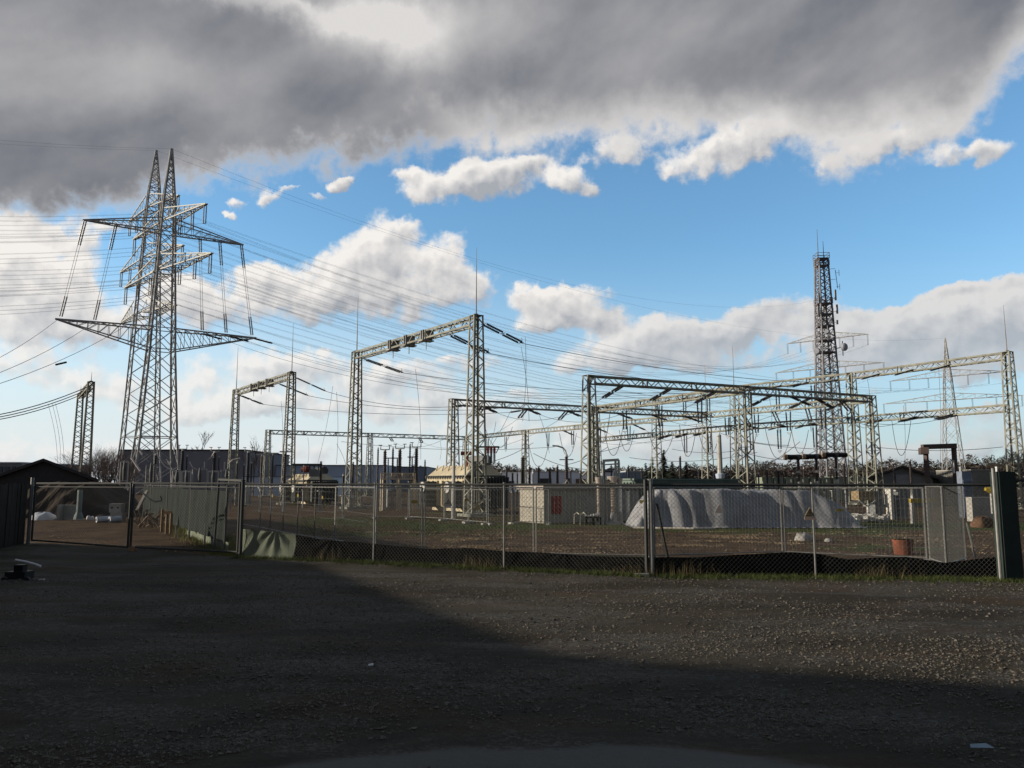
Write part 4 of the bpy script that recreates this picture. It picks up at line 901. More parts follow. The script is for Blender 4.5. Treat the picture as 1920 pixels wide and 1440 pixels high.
mb.build('fittings', STEEL, t)
# tarpaulin heap (height field with pleats)
def heap():
    x0, x1 = P(1185, 33).x, P(1604, 33).x; y0 = 32.2; mb = MB(); nx, ny = 360, 60; Hh = 1.52
    pl = lambda x: max(0, 1-(x-x0)/3.2)
    for j in range(ny+1):
        tj = j/ny
        yy = y0+ (tj**2.2)*3.6
        for i in range(nx+1):
            x = x0-.1+(x1-x0+.2)*(i/nx)
            w = math.sin(x*2.3+yy*.8)*.05+math.sin(x*5.1-yy*2)*.025+.05*math.sin(x*.9+1)
            # front edge wanders in sharp pleats near the left end
            tri = abs(((x*.95+.45*math.sin(x*1.7+1)+.2*math.sin(x*4.7)) % 1)*2-1)
            rg = 1-abs(mn.noise(Vector((x*.75, yy*.5, 3.))))*2.2; rg2 = 1-abs(mn.noise(Vector((x*1.9+yy*1.1, yy*1.3, 9.))))*2.2
            fold = (rg-.5)*(.05+.27*pl(x))+(rg2-.5)*(.06+.10*pl(x))+0*(tri**1.6-.5)*(.30+.22*math.sin(x*2.9))*pl(x)+.05*math.sin(x*9+yy*3)*pl(x)+.10*math.sin(x*1.1+2.2)+.04*math.sin(x*4.3)*(1-pl(x))
            fold = max(-.2, min(.17, fold)); f = (yy-(y0+.16+fold))/.34
            fr = max(0, min(1, f)); fr = fr**.55
            lft = max(0, min(1, (x-x0-.10-.10*math.sin(yy*5.))/1.0)); lft = lft**.8
            rgt = max(0, min(1, (x1-x)/1.75)); rgt = rgt**.62
            bk = max(0, min(1, (y0+3.6-yy)/.7))**.5
            z = Hh*min(fr, 1)*lft*rgt*bk*(1+w*.8)
            z = min(z, 1.50+.07*mn.noise(Vector((x*.8, yy*.8, 0)))+.03*mn.noise(Vector((x*3, yy*3, 5))))
            z += .035*mn.noise(Vector((x*2.2, yy*5, z*2)))*(z > .1)
            if z < .02: z = .02+.015*math.sin(x*9+yy*4)**2
            mb.V.append((x, yy-(.25*(1-fr) if x > x0+.4 else 0)*.3, z))
    for j in range(ny):
        for i in range(nx): a = j*(nx+1)+i; mb.Fc.append((a, a+1, a+nx+2, a+nx+1))
    return mb
tag(heap().build('tarpaulin_heap', TARP, smooth=True), 'long heap covered with grey blue tarpaulin, its pleated left end sunlit', 'tarpaulin')
mb = MB(); a, b, c = P(1188, 31.9, .04), P(1240, 31.6, .04), P(1300, 31.3, .04); mb.tube([a, b, c, P(1340, 31.5, .03)], .045, 8); tag(mb.build('rolled_tarp_edge', mat('pale_tarp_underside', (.62, .56, .47), .7)), 'pale rolled hem of tarpaulin lying on the soil at the heap', 'tarpaulin roll')

# ================================================================ SIGNS
def on_line(a, b, u):
    k = (u-960)/F; d = b-a; s = (k*a.y-a.x)/(d.x-k*d.y); return a+d*s, d.normalized()
def plate(name, lab, cat, p, d, w, h, m, tri=False, marks=False, sub=False):
    n = Vector((d.y, -d.x, 0)); n = n if n.y < 0 else -n; t = thing(name, p, lab, cat)
    mb = MB()
    if tri:
        for s0, s1 in ((0, .012),):
            A = [p-d*w/2, p+d*w/2, p+UP*h]; n0 = len(mb.V)
            for q in A: mb.V.append(tuple(q+n*s0))
            for q in A: mb.V.append(tuple(q+n*s1))
            mb.Fc += [(n0+2, n0+1, n0), (n0+3, n0+4, n0+5)]+[(n0+i, n0+(i+1) % 3, n0+3+(i+1) % 3, n0+3+i) for i in range(3)]
    else: mb.box(p+n*.006, (w, .012, h), d, n)
    mb.build('sign_plate', m, t)
    if marks:
        mb = MB(); c = p+UP*h*.33+n*.018; A = [p-d*w*.40+UP*h*.07, p+d*w*.40+UP*h*.07, p+UP*h*.85]; A = [q+n*.016 for q in A]
        for i in range(3): mb.bar(A[i], A[(i+1) % 3], w*.05, .006, up=n) if False else mb.tube([A[i], A[(i+1) % 3]], w*.028, 4)
        z = [(.05, .62), (-.08, .34), (.0, .36), (-.03, .14), (.10, .42), (.02, .40), (.05, .62)]
        mb.quad(*[p+d*(x*w)+UP*(y*h)+n*.02 for x, y in z[:6]]); mb.build('lightning_symbol', BLK, t)
    if sub:
        mb = MB(); mb.box(p-UP*(h*.38)+n*.006, (w*1.05, .012, h*.34), d, n); mb.build('lower_plate', sub, t)
    return t
SIGNC = mat('faded_yellow_sign', (.50, .36, .16), .6); SIGNP = mat('peach_plate', (.50, .36, .28), .6); SIGNW = mat('pale_sign', (.52, .46, .40), .6)

# ================================================================ FENCES
def chain(a, b, z0, z1, pitch=.085, r=.0028):
    """crossing diagonal wires between two ground points"""
    mb = MB(); d = Vector(b)-Vector(a); L = d.length; d.normalize(); n = Vector((d.y, -d.x, 0))*.004; h = z1-z0; k = -int(h/pitch)
    while k*pitch < L:
        s = k*pitch
        for sg in (1, -1):
            sA, sB = (s, s+h); lo, hi = max(0, sA), min(L, sB)
            if hi-lo < .02: continue
            zA, zB = z0+(lo-sA), z0+(hi-sA)
            if sg < 0: zA, zB = z1-(lo-sA), z1-(hi-sA)
            p, q = Vector(a)+d*lo+UP*zA+n*sg, Vector(a)+d*hi+UP*zB+n*sg
            up = Vector((0, 0, 1)); dd = (q-p).normalized(); s1 = dd.cross(n.normalized()); base = len(mb.V)
            for c in (p, q):
                for o_ in (s1*r, -s1*r*.5+n.normalized()*r*.87, -s1*r*.5-n.normalized()*r*.87): mb.V.append(tuple(c+o_))
            mb.Fc += [(base, base+1, base+4, base+3), (base+1, base+2, base+5, base+4), (base+2, base, base+3, base+5)]
        k += 1
    return mb
HF = 1.76
ff = thing('chain_link_fence', FP[0], 'long chain link fence with dark top rail along the front of the yard', 'fence')
for i, p in enumerate(FP[:-1]):
    mb = MB(); r = .045 if i in (0, 3) else .020; h = HF+(.08 if i in (0, 3) else .02)
    mb.tube([(p.x, p.y, 0), (p.x, p.y, h)], r, 8); mb.tube([(p.x, p.y, h), (p.x, p.y, h+.03)], r*1.25, 8)
    mb.build('post', RAIL if i in (0,) else PANEL, ff)
for p, q in zip(FP, FP[1:]):
    mb = MB(); mb.tube([p+UP*HF, q+UP*HF], .026, 6); mb.build('top_rail', RAIL, ff)
    chain(p, q, .04, HF).build('wire_mesh', LINK, ff)
p = FP[3]; mb = MB(); mb.bar(p+Vector((.12, .05, 1.4)), p+Vector((.42, .3, .02)), .04); mb.bar(p+Vector((-.1, 0, 0)), p+Vector((-.1, 0, HF+.1)), .05); mb.build('brace', RAIL, ff)
mb = MB(); mb.box(p+Vector((-.22, -.12, 0)), (.26, .16, .1)); tag(mb.build('footing_block', CONC), 'small pale concrete block at the thick middle fence post', 'concrete block')
for u, w_ in ((1343, 0), (1510, 1)):
    q, d = on_line(FP[3] if u < 1530 else FP[4], FP[4] if u < 1530 else FP[5], u); q = Vector((q.x, q.y, zat(968 if w_ else 962, q.y)))-Vector((0, .03, 0))
    plate('warning_sign', ('faded blank triangular sign on the fence in front of the tarpaulin', 'yellow triangular high voltage sign with lightning bolt, above a small plate')[w_], 'sign', q, d, .19, .17, SIGNW if not w_ else SIGNC, True, bool(w_), SIGNP if w_ else False)
# dark green square pillar closing the fence at right
pp = P(1895, Dg(1094)); t = thing('gate_pillar', pp, 'dark green square sheeted pillar ending the front fence at right', 'pillar'); mb = MB(); mb.box(pp, (.30, .28, HF+.24)); mb.build('pillar_body', mat('pillar_green', (.03, .045, .038), .8), t)
mb = MB(); q = pp+Vector((-.23, -.1, 0)); mb.tube([q, q+UP*(HF+.3)], .028, 8); mb.build('edge_post', PANEL, t)
f2_ = thing('side_gate', pp+Vector((.3, 0, 0)), 'chain link gate right of the dark green pillar, cut by the frame', 'gate'); a, b = pp+Vector((.22, 0, 0)), pp+Vector((2.9, .1, 0)); chain(a, b, .06, HF+.05).build('wire_mesh', LINK, f2_); mb = MB(); mb.tube([a+UP*.06, a+UP*(HF+.08), b+UP*(HF+.08), b+UP*.06, a+UP*.06], .03, 6); mb.build('frame', RAIL, f2_)
# silt sheet hung along its foot
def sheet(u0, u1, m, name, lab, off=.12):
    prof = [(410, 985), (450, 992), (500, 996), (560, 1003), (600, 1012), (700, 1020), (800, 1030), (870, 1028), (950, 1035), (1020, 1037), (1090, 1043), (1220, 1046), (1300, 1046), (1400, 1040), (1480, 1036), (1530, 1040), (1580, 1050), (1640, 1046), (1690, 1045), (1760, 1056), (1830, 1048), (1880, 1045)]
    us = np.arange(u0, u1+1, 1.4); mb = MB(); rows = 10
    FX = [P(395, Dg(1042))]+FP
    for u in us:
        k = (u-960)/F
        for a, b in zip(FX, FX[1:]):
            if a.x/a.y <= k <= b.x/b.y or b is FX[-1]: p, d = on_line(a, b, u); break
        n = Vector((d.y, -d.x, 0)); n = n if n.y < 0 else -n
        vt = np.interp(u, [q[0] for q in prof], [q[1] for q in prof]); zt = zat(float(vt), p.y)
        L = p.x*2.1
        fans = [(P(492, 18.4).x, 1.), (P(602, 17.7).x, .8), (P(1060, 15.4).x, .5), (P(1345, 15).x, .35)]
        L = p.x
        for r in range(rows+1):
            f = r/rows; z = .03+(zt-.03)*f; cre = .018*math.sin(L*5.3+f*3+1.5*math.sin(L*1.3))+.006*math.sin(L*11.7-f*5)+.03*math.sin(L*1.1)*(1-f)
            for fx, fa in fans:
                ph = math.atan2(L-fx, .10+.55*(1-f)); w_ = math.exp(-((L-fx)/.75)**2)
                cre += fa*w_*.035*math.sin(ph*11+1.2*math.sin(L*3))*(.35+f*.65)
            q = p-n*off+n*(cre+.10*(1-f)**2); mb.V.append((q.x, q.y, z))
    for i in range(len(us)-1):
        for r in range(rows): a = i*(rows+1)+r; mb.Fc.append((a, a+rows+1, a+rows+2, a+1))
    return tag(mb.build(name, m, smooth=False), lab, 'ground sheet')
sheet(448, 556, SHEETL, 'sunlit_sheet', 'sunlit pale green plastic sheet slung low behind the left fence post')  # lit left part of the sheet, its sunlight painted as a paler colour
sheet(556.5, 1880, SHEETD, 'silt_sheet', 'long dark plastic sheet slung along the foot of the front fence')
# mobile panels
gM = 'mobile mesh fence panels'
def panel(a, b, lab, h=1.66, dx=.09, dz=.22, feet=True, dense=False, mid=False):
    a, b = Vector(a), Vector(b); t = thing('fence_panel', a, lab, 'fence panel', gM); d = (b-a); L = d.length; d.normalize()
    mb = MB(); mb.tube([a+UP*.05, a+UP*h], .02, 6); mb.tube([b+UP*.05, b+UP*h], .02, 6); mb.tube([a+UP*h, b+UP*h], .018, 6); mb.tube([a+UP*.12, b+UP*.12], .016, 6)
    if mid: m_ = a.lerp(b, .5); mb.tube([m_+UP*.12, m_+UP*h], .018, 6)
    mb.build('frame', PANEL, t)
    if dense: chain(a, b, .12, h, .06, .003).build('wire_mesh', LINK, t)
    else:
        mb = MB(); k = dx
        while k < L: mb.bar(a+d*k+UP*.12, a+d*k+UP*h, .0028); k += dx
        z = .12+dz
        while z < h: mb.bar(a+UP*z, b+UP*z, .004); z += dz
        mb.build('wire_mesh', LINK, t)
    if feet:
        n = Vector((d.y, -d.x, 0))
        for q in (a, b): mb = MB(); mb.box(q, (.5, .16, .08), n, d); mb.build('concrete_foot', CONC, t)
rowA = [P(455, 33), P(487, 31), P(506, 29.6), P(530, 28.), P(557, 26.5), P(589, 25.3), P(627, 24.3)]
for i, (a, b) in enumerate(zip(rowA, rowA[1:])): panel(a, b, 'narrow mesh panel, number %s from the left in the lit row behind the pale sheet' % ('one', 'two', 'three', 'four', 'five', 'six')[i], dz=.2, dx=.22, feet=(i == 5))
rowB = [P(627, 24.3), P(701, 20.2), P(793, 20.3), P(1003, 19.6), P(1226, 19.), P(1470, 20.), P(1742, 18.4)]
labB = ('mesh panel running back from the lit row to the first single post', 'short mesh panel in front of the yellow plate', 'mesh panel in front of the beige transformer and tall portal leg', 'mesh panel in front of the pale hut', 'mesh panel in front of the tarpaulin left half', 'mesh panel in front of the tarpaulin right half and bucket')
for i, (a, b) in enumerate(zip(rowB, rowB[1:])): d = (b-a).normalized(); panel(a+d*.035, b-d*.035, labB[i], 1.68)
rowC = [P(640, 41), P(700, 41), P(767, 40.5), P(833, 38.5), P(878, 36.2), P(914, 34.8), P(962, 35.4), P(1031, 35)]
for i, (a, b) in enumerate(zip(rowC, rowC[1:])):
    d = (b-a).normalized(); panel(a+d*.05, b-d*.05, ('inner mesh panel at the left end behind the grass', 'inner mesh panel by the lattice table', 'inner mesh panel with the yellow plate', 'inner mesh panel with grey warning sign', 'inner mesh panel before the tall portal leg', 'inner mesh panel with small white tag', 'inner mesh panel ending at the hut wall')[i], 1.5)
panel(P(1745, 18.2), P(1775, 17.0), 'narrow dense mesh panel standing edge on beside the terracotta bucket', 1.72, dense=True, feet=False)
panel(P(1776.5, 17.0), P(1812, 18.4), 'dense mesh panel leaning away next to the braced post', 1.74, dense=True, feet=False)
t = thing('brace_post', P(1812, 18.3), 'thin raking steel prop behind the dense mesh panels', 'prop'); mb = MB(); mb.tube([P(1813, 18.3, .9), P(1831, 18.2, .03)], .025, 6); mb.build('prop', PANEL, t)
for (u, v, D, w, h, lab) in ((777, 944, 37.9, .30, .16, 'small yellow plate on the inner mesh fence'), (875, 940, 34.9, .18, .12, 'yellow orange plate beside the tall portal leg'), (1575, 959, 31.9, .32, .1, 'dull yellow plate at the right end of the tarpaulin'), (1210, 944, 34.5, .5, .14, 'dark yellow plate left of the tarpaulin pleats')):
    p = at(u, v, D); plate('yellow_plate', lab, 'plate', p, Vector((1, 0, 0)), w, h, YEL)
for (u, v, D, w, h, m, lab, mk) in ((840, 945, 37.0, .34, .26, SIGNW, 'grey triangular warning sign with a plate below, left of the tall portal leg', True), (895, 956, 35.0, .32, .38, SIGNC, 'plain beige triangular sign right of the tall portal leg', False), (608, 952, 24.9, .08, .24, SIGNC, 'pale triangular sign seen edge on in the lit fence row', False)):
    p = at(u, v, D); plate('warning_sign', lab, 'sign', p, Vector((1, 0, 0)), w, h, m, True, mk, SIGNW if mk else False)
for (u, v, D) in ((511, 932, 29), (559, 932, 26.2), (605, 936, 25)): p = at(u, v, D); plate('sign_tag', 'small yellow tag tied on the lit fence row, %s' % {511: 'the left one', 559: 'the middle one', 605: 'the right one'}[u], 'tag', p, Vector((.5, -.8, 0)).normalized(), .12, .1, YEL)
for (u, v, D) in ((635, 931, 40.5), (650, 931, 40.5), (661, 934, 40.5), (744, 933, 40.3), (918, 939, 34.7)): p = at(u, v, D); o = plate('white_tag', 'tiny white tag on the inner mesh fence', 'tag', p, Vector((1, 0, 0)), .10, .08, WHITEP); o['group'] = 'tiny white tags on the inner fence'

# ================================================================ GATE AND LEFT SIDE
gA, gB, gC = P(52, 23.4), P(241, 20.9), FP[0]
t = thing('gate_post', gA, 'pale steel post at the left end of the gateway', 'post'); mb = MB(); mb.tube([gA, gA+UP*1.95], .05, 8); mb.build('post', PANEL, t)
for (a, b, lab, wh) in ((gA+Vector((.1, 0, 0)), gB-Vector((.03, 0, 0)), 'left leaf of the wide double chain link gate', False), (gB+Vector((.04, 0, 0)), gC-Vector((.08, -.03, 0)), 'right leaf of the wide double chain link gate with a small wheel', True)):
    t = thing('gate_leaf', a, lab, 'gate', 'leaves of the double gate'); mb = MB(); d = (b-a).normalized()
    mb.tube([a+UP*.16, a+UP*1.78], .028, 6); mb.tube([b+UP*.16, b+UP*1.78], .028, 6); mb.tube([a+UP*1.78, b+UP*1.78], .026, 6); mb.tube([a+UP*.16, b+UP*.16], .026, 6); mb.tube([a+UP*1.68, b+UP*1.68], .015, 6)
    mb.build('frame', RAIL, t); chain(a, b, .16, 1.68, .085, .002).build('wire_mesh', LINK, t)
    if wh: q = a+d*.1+UP*.10; n = Vector((d.y, -d.x, 0)); mb = MB(); mb.tube([q-n*.03, q+n*.05], .10, 12); mb.build('wheel', mat('wheel_orange', (.42, .26, .14), .7), t)
wp0, wp1 = gA-Vector((.12, 0, 0)), Vector((-10.8, 12.0, 0)); t = thing('plank_fence', wp0, 'tall dark timber plank fence running towards the left edge', 'fence'); d = wp1-wp0; mb = MB(); L = d.length; d.normalize(); n = Vector((d.y, -d.x, 0))
k = 0
while k*.16 < L: mb.box(wp0+d*(k*.16+.08)+n*random.uniform(-.01, .01), (.15, .03, 1.76+random.uniform(-.02, .03)), d, n); k += 1
mb.build('planks', WOODD, t); mb = MB(); mb.bar(wp0+n*.05+UP*1.5, wp1+n*.05+UP*1.5, .08); mb.bar(wp0+n*.05+UP*.4, wp1+n*.05+UP*.4, .08); mb.build('rails', WOODD, t)
# green screened fence leading back from the gate
sA, sB = P(420, 21), P(268, 40); t = thing('screened_fence', sA, 'green fabric screened fence leading back along the track', 'fence')
d = (sB-sA); L = d.length; d.normalize(); n = Vector((d.y, -d.x, 0)); mb = MB(); N = 240
for i in range(N+1):
    s = L*i/N
    for j, z in enumerate((.28, .7, 1.15, 1.58)): q = sA+d*s+n*(.05*math.sin(s*3.1)+.03*math.sin(s*11+j)); mb.V.append((q.x, q.y, z))
for i in range(N):
    for j in range(3): a = i*4+j; mb.Fc.append((a, a+4, a+5, a+1))
mb.build('screen', SHEETG, t)
for k in range(8):
    q = sA+d*(L*k/7); mb = MB(); mb.tube([q, q+UP*1.74+d*(-.12 if k == 0 else 0)], .03, 6); mb.build('post', RAIL, t)
mb = MB(); mb.tube([sA+UP*1.68, sB+UP*1.68], .02, 6); mb.build('top_wire', RAIL, t)
mb = MB()
for i in range(60):
    s = L*i/170; q0 = sA+d*s+n*.12; z = .30+.10*math.sin(i*1.3)+.05*math.sin(i*.4); mb.V += [(q0.x, q0.y, .02), (q0.x-.03, q0.y-.04*math.sin(i), z)]
for i in range(59): a = i*2; mb.Fc.append((a, a+2, a+3, a+1))
tag(mb.build('torn_sheet', SHEETL), 'torn pale plastic at the foot of the green screened fence', 'plastic sheet')
t = thing('leaning_post', P(402, 21.2), 'dark post leaning to the right in front of the green screen', 'post'); mb = MB(); mb.tube([P(401, 20.8, .02), at(411, 897, 20.8)], .03, 7); mb.bar(at(411, 899, 20.8), FP[0]+UP*1.85, .05); mb.build('post', RAIL, t)
# soil mound
def hfield(u0, u1, y0, y1, fn, nx=70, ny=40):
    mb = MB(); x0, x1 = P(u0, (y0+y1)/2).x, P(u1, (y0+y1)/2).x
    for j in range(ny+1):
        for i in range(nx+1): x = x0+(x1-x0)*i/nx; y = y0+(y1-y0)*j/ny; mb.V.append((x, y, fn(i/nx, j/ny, x, y)))
    for j in range(ny):
        for i in range(nx): a = j*(nx+1)+i; mb.Fc.append((a, a+1, a+nx+2, a+nx+1))
    return mb
def mound(f, g_, x, y):
    a = max(0, min(1, min(f/.28, (1-f)/.30))); b = max(0, min(1, min(g_/.25, (1-g_)/.2)))
    return -.03+1.78*(a**.8)*(b**.8)+.07*math.sin(x*3+y*2)+.05*math.sin(x*7-y*5)+random.uniform(-.02, .02)
tag(hfield(38, 248, 41.5, 48, mound).build('soil_mound', SOILM), 'broad flat topped mound of dark soil behind the gate', 'soil mound')
# things lying behind the gate
def lump(u, D, w, h, dp, m, name, lab, cat, seed=0):
    random.seed(seed+int(u)); c = P(u, D); mb = MB(); nu, nv = 18, 10; ph = [random.uniform(0, 6) for _ in range(6)]
    for j in range(nv+1):
        th = math.pi/2*j/nv
        for i in range(nu):
            a = 2*math.pi*i/nu; k = 1+.13*math.sin(3*a+ph[0]+th*2)+.08*math.sin(5*a+ph[1])+.07*math.sin(7*a+th*6+ph[2])
            mb.V.append((c.x+w/2*math.cos(a)*math.cos(th)**.7*k, c.y+dp/2*math.sin(a)*math.cos(th)**.7*k, h*math.sin(th)*(1+.1*math.sin(4*a+ph[3]))))
    for j in range(nv):
        for i in range(nu): i2 = (i+1) % nu; mb.Fc.append((j*nu+i, j*nu+i2, (j+1)*nu+i2, (j+1)*nu+i))
    return tag(mb.build(name, m, smooth=True), lab, cat)
lump(82, 39.5, 1.15, .36, .8, mat('white_sack', (.62, .66, .70), .7), 'white_sack', 'large white plastic sack lying at the left behind the gate', 'sack')
t = thing('concrete_slab', P(126, 39.5), 'grey concrete block leaning beside the white sack', 'concrete block'); mb = MB(); mb.box(P(126, 39.5), (.85, .3, .72)); mb.box(P(113, 39.2), (.10, .5, .74)); mb.build('slab', CONC, t)
t = thing('plastic_pipe_stub', P(147, 39), 'upright pale green pipe with flared foot behind the gate', 'pipe'); mb = MB(); q = P(147, 39); mb.tube([q, q+UP*.2, q+UP*.4, q+UP*1.45], 0, 10, [.24, .2, .12, .12]); mb.build('pipe', mat('pale_pipe', (.22, .27, .25), .7), t)
for (u, z0, lab) in ((221, 0, 'lower of two stacked concrete blocks with round holes'), (219, .42, 'upper of two stacked concrete blocks with round holes')):
    t = thing('hollow_block', P(u, 38, z0), lab, 'concrete block', 'stacked concrete blocks'); mb = MB(); mb.box(P(u, 38, z0), (.56, .4, .41)); mb.build('block', CONC, t)
    mb = MB()
    for dx in (-.13, .15): q = P(u, 38, z0+.22)+Vector((dx, -.205, 0)); mb.tube([q, q+Vector((0, .02, 0))], .05, 10)
    mb.build('hole', BLK, t)
for (u, lab, dx) in ((190, 'left white pipe roll lying on the track', .35), (214, 'right white pipe roll by the concrete blocks', .2)):
    q = P(u, 37, .13); t = thing('pipe_roll', P(u, 37), lab, 'pipe roll', 'white pipe rolls'); mb = MB(); mb.tube([q+Vector((-.12, -.2, 0)), q+Vector((dx, .2, .02))], .14, 14); mb.build('roll', mat('white_roll', (.6, .64, .70), .6), t); mb = MB(); mb.tube([q+Vector((-.13, -.215, 0)), q+Vector((-.12, -.2, 0))], .06, 10); mb.build('bore', BLK, t)
for k, (u, w) in enumerate(((166, .2), (173, .15), (181, .12))): lump(u, 40, w, .18-.03*k, .2, WHITEP, 'white_debris', ('biggest', 'middle', 'smallest')[k]+' of three white scraps below the soil mound', 'scrap')
q = P(150, 37.6); mb = MB(); mb.bar(q+Vector((-.55, 0, .08)), q+Vector((.8, .3, .06)), .09, .05); tag(mb.build('loose_board', mat('pale_board', (.42, .32, .26), .8)), 'pale board lying flat on the track', 'board')
# debris heap by the screened fence
random.seed(5); t = thing('debris_heap', P(285, 33), 'tangled heap of roots, poles and hoses against the green screen', 'debris')
mb = MB(); mb.bar(at(257, 957, 33), at(276, 920, 33.6), .12, .08); mb.build('leaning_pole', mat('grey_driftwood', (.34, .31, .27), .9), t)
mb = MB()
for k in range(26):
    a = at(random.uniform(258, 312), random.uniform(955, 975), random.uniform(31, 34)); a.z = random.uniform(0, .3); b = a+Vector((random.uniform(-.6, .7), random.uniform(-.4, .4), random.uniform(.1, .75))); m_ = a.lerp(b, .5)+Vector((random.uniform(-.2, .2), 0, random.uniform(-.1, .25))); mb.tube([a, m_, b], 0, 5, [.035, .028, .01])
mb.build('roots', mat('tangled_roots', (.24, .18, .13), .9), t)
mb = MB(); mb.tube([at(268, 925, 33), at(280, 936, 33), at(292, 941, 33), at(304, 938, 33), at(300, 930, 33)], .035, 6); mb.build('hose', GREYH, t)
for k, (u, v0, v1, D, lab) in enumerate(((303, 955, 994, 30, 'leftmost short timber stake with orange top'), (312, 962, 1000, 28.8, 'middle timber stake under the pale board'), (320, 962, 1002, 28.4, 'right timber stake under the pale board'))):
    t = thing('timber_stake', P(u, D), lab, 'stake', 'timber stakes by the debris'); mb = MB(); q = P(u, D); mb.bar(q, Vector((q.x, q.y, zat(v0, D))), .09, .07); mb.build('stake', WOOD, t)
t = thing('sawn_board', at(314, 965, 28.6), 'orange lit board resting on two stakes', 'board'); mb = MB(); mb.box(at(314, 964, 28.6), (.24, .1, .11)); mb.build('board', mat('orange_board', (.55, .33, .16), .8), t)
# low dark trolley with a pale curved edge at the far left
tp = P(52, 14.7); t = thing('low_trolley', tp, 'low dark trolley with a pale curved lid edge at the left edge', 'trolley')
mb = MB(); pth = [at(u, v, 14.6) for u, v in ((5, 1049), (30, 1049.5), (50, 1053), (68, 1058), (78, 1062))]
n0 = len(mb.V)
for q in pth: mb.V += [tuple(q), tuple(q+Vector((-.15, .3, -.03)))]
for i in range(4): a = n0+2*i; mb.Fc.append((a, a+2, a+3, a+1))
mb.build('lid', mat('dark_lid', (.012, .012, .014), .95, spec=.05), t)
mb = MB(); mb.tube([q-Vector((0, .02, .0)) for q in pth[1:]], .02, 6); mb.build('lid_edge', WHITEP, t)
mb = MB(); mb.box(P(36, 14.9, .06), (.36, .3, .14)); mb.box(P(38, 14.85, .19), (.16, .14, .13)); mb.build('body', BLK, t)
mb = MB()
for dx in (-.2, .2): q = P(42, 14.8, .07)+Vector((dx, -.22, 0)); mb.tube([q, q+Vector((0, .05, 0))], .06, 10)
mb.build('wheel', BLK, t)
mb = MB(); mb.bar(P(74, 14.55, .09), P(83, 14.5, .10), .03, .02); mb.build('pale_handle', WHITEP, t)
t = thing('paper_scrap', P(690, Dg(1269)), 'tiny white paper scrap on the shaded gravel', 'litter'); mb = MB(); q = P(690, Dg(1269), .10); mb.quad(q, q+Vector((.05, 0, .005)), q+Vector((.045, .03, .02)), q+Vector((0, .02, .012))); mb.build('scrap', WHITEP, t)
t = thing('blue_scrap', P(1840, Dg(1432)), 'pale blue flat scrap at the bottom right of the gravel', 'litter'); mb = MB(); q = P(1840, Dg(1432), .10); mb.quad(q+Vector((-.07, 0, 0)), q+Vector((.08, -.01, 0)), q+Vector((.06, .05, .012)), q+Vector((-.05, .04, .01))); mb.build('scrap', mat('pale_blue_plastic', (.25, .34, .42), .6), t)
# right part of the yard
q = P(1694, 20.6); t = thing('plastic_tub', q, 'terracotta coloured plastic tub standing behind the sheet', 'tub'); mb = MB(); mb.tube([q, q+UP*.36, q+UP*.37, q+UP*.37, q+UP*.1], 0, 24, [.215, .255, .255, .235, .2], caps=False); mb.build('tub', TERRA, t, True)
mb = MB(); mb.tube([q+UP*.1, q+UP*.12], .21, 24); mb.build('contents', SOILM, t)
lump(1506, 25.5, .55, .24, .5, CONC, 'pale_stone', 'pale stone lying on the soil in front of the tarpaulin', 'stone'); lump(1553, 25, .22, .10, .2, CONC, 'pale_stone', 'smaller pale stone right of the bigger one', 'stone')
mb = MB(); random.seed(11)
t = thing('rubble_pile', P(1625, 38), 'pale heap of broken rubble right of the tarpaulin', 'rubble'); mb = MB()
for k in range(120):
    u = random.uniform(1588, 1662); c = P(u, random.uniform(36.5, 39)); s = random.uniform(.06, .2); mb.box(Vector((c.x, c.y, random.uniform(0, .22))), (s*1.6, s, s*.7), Vector((math.cos(k), math.sin(k), 0)))
mb.build('chunks', RUBW, t)
mb = MB()
for k in range(9): a = P(random.uniform(1595, 1660), 37, .2); mb.bar(a, a+Vector((random.uniform(-.6, .6), .1, random.uniform(-.1, .4))), .04)
mb.build('sticks', STEEL, t)
k0 = P(1623, 40); t = thing('hopper', k0, 'brown box hopper with V shaped bottom right of the tarpaulin', 'hopper'); mb = MB(); a, b = at(1609, 921, 40), at(1640, 921, 40); zb = zat(938, 40); zc = zat(950, 40)
m_ = a.lerp(b, .5); mb.box((m_.x, m_.y+.4, zb), (b.x-a.x, .9, a.z-zb)); mb.build('box', mat('brown_hopper', (.30, .22, .12), .8), t)
mb = MB(); mb.bar((a.x, m_.y-.06, zb), (m_.x, m_.y-.06, zc), .06); mb.bar((b.x, m_.y-.06, zb), (m_.x, m_.y-.06, zc), .06); mb.bar((m_.x, m_.y-.06, zc), (m_.x, m_.y-.06, 0), .1)
mb.build('v_frame', STEEL, t); mb = MB(); mb.box((b.x+.22, m_.y+.4, 0), (.42, .7, a.z)); mb.build('side_cabinet', GREYH, t)
for (u, v0, v1, D, w, m, lab) in ((1670, 917, 952, 40, .30, mat('whitewashed_post', (.62, .60, .54), .8), 'short whitewashed concrete post, sunlit, right of the hopper'),):
    q = at(u, v0, D); t = thing('concrete_post', P(u, D), lab, 'post'); mb = MB(); mb.box(P(u, D), (w*.8, w, q.z), E2, E1); mb.build('shaft', m, t); mb = MB(); mb.box(Vector((P(u, D).x, D, q.z)), (w*1.1, w*1.2, .08), E2, E1); mb.build('cap', m, t)
    mb = MB(); mb.box(P(u+13, D+.6), (.6, .7, q.z*.9), E2, E1); tag(mb.build('grey_cabinet', GREYH), 'grey cabinet next to the whitewashed post', 'cabinet')
q = at(1726, 943, 36); t = thing('yellow_beam', Vector((q.x, q.y, 0)), 'bright yellow beam lying on low supports left of the dense mesh panels', 'beam'); mb = MB(); mb.bar(at(1706, 939, 36), at(1748, 938, 36), .2, .18); mb.build('beam', YEL, t); mb = MB()
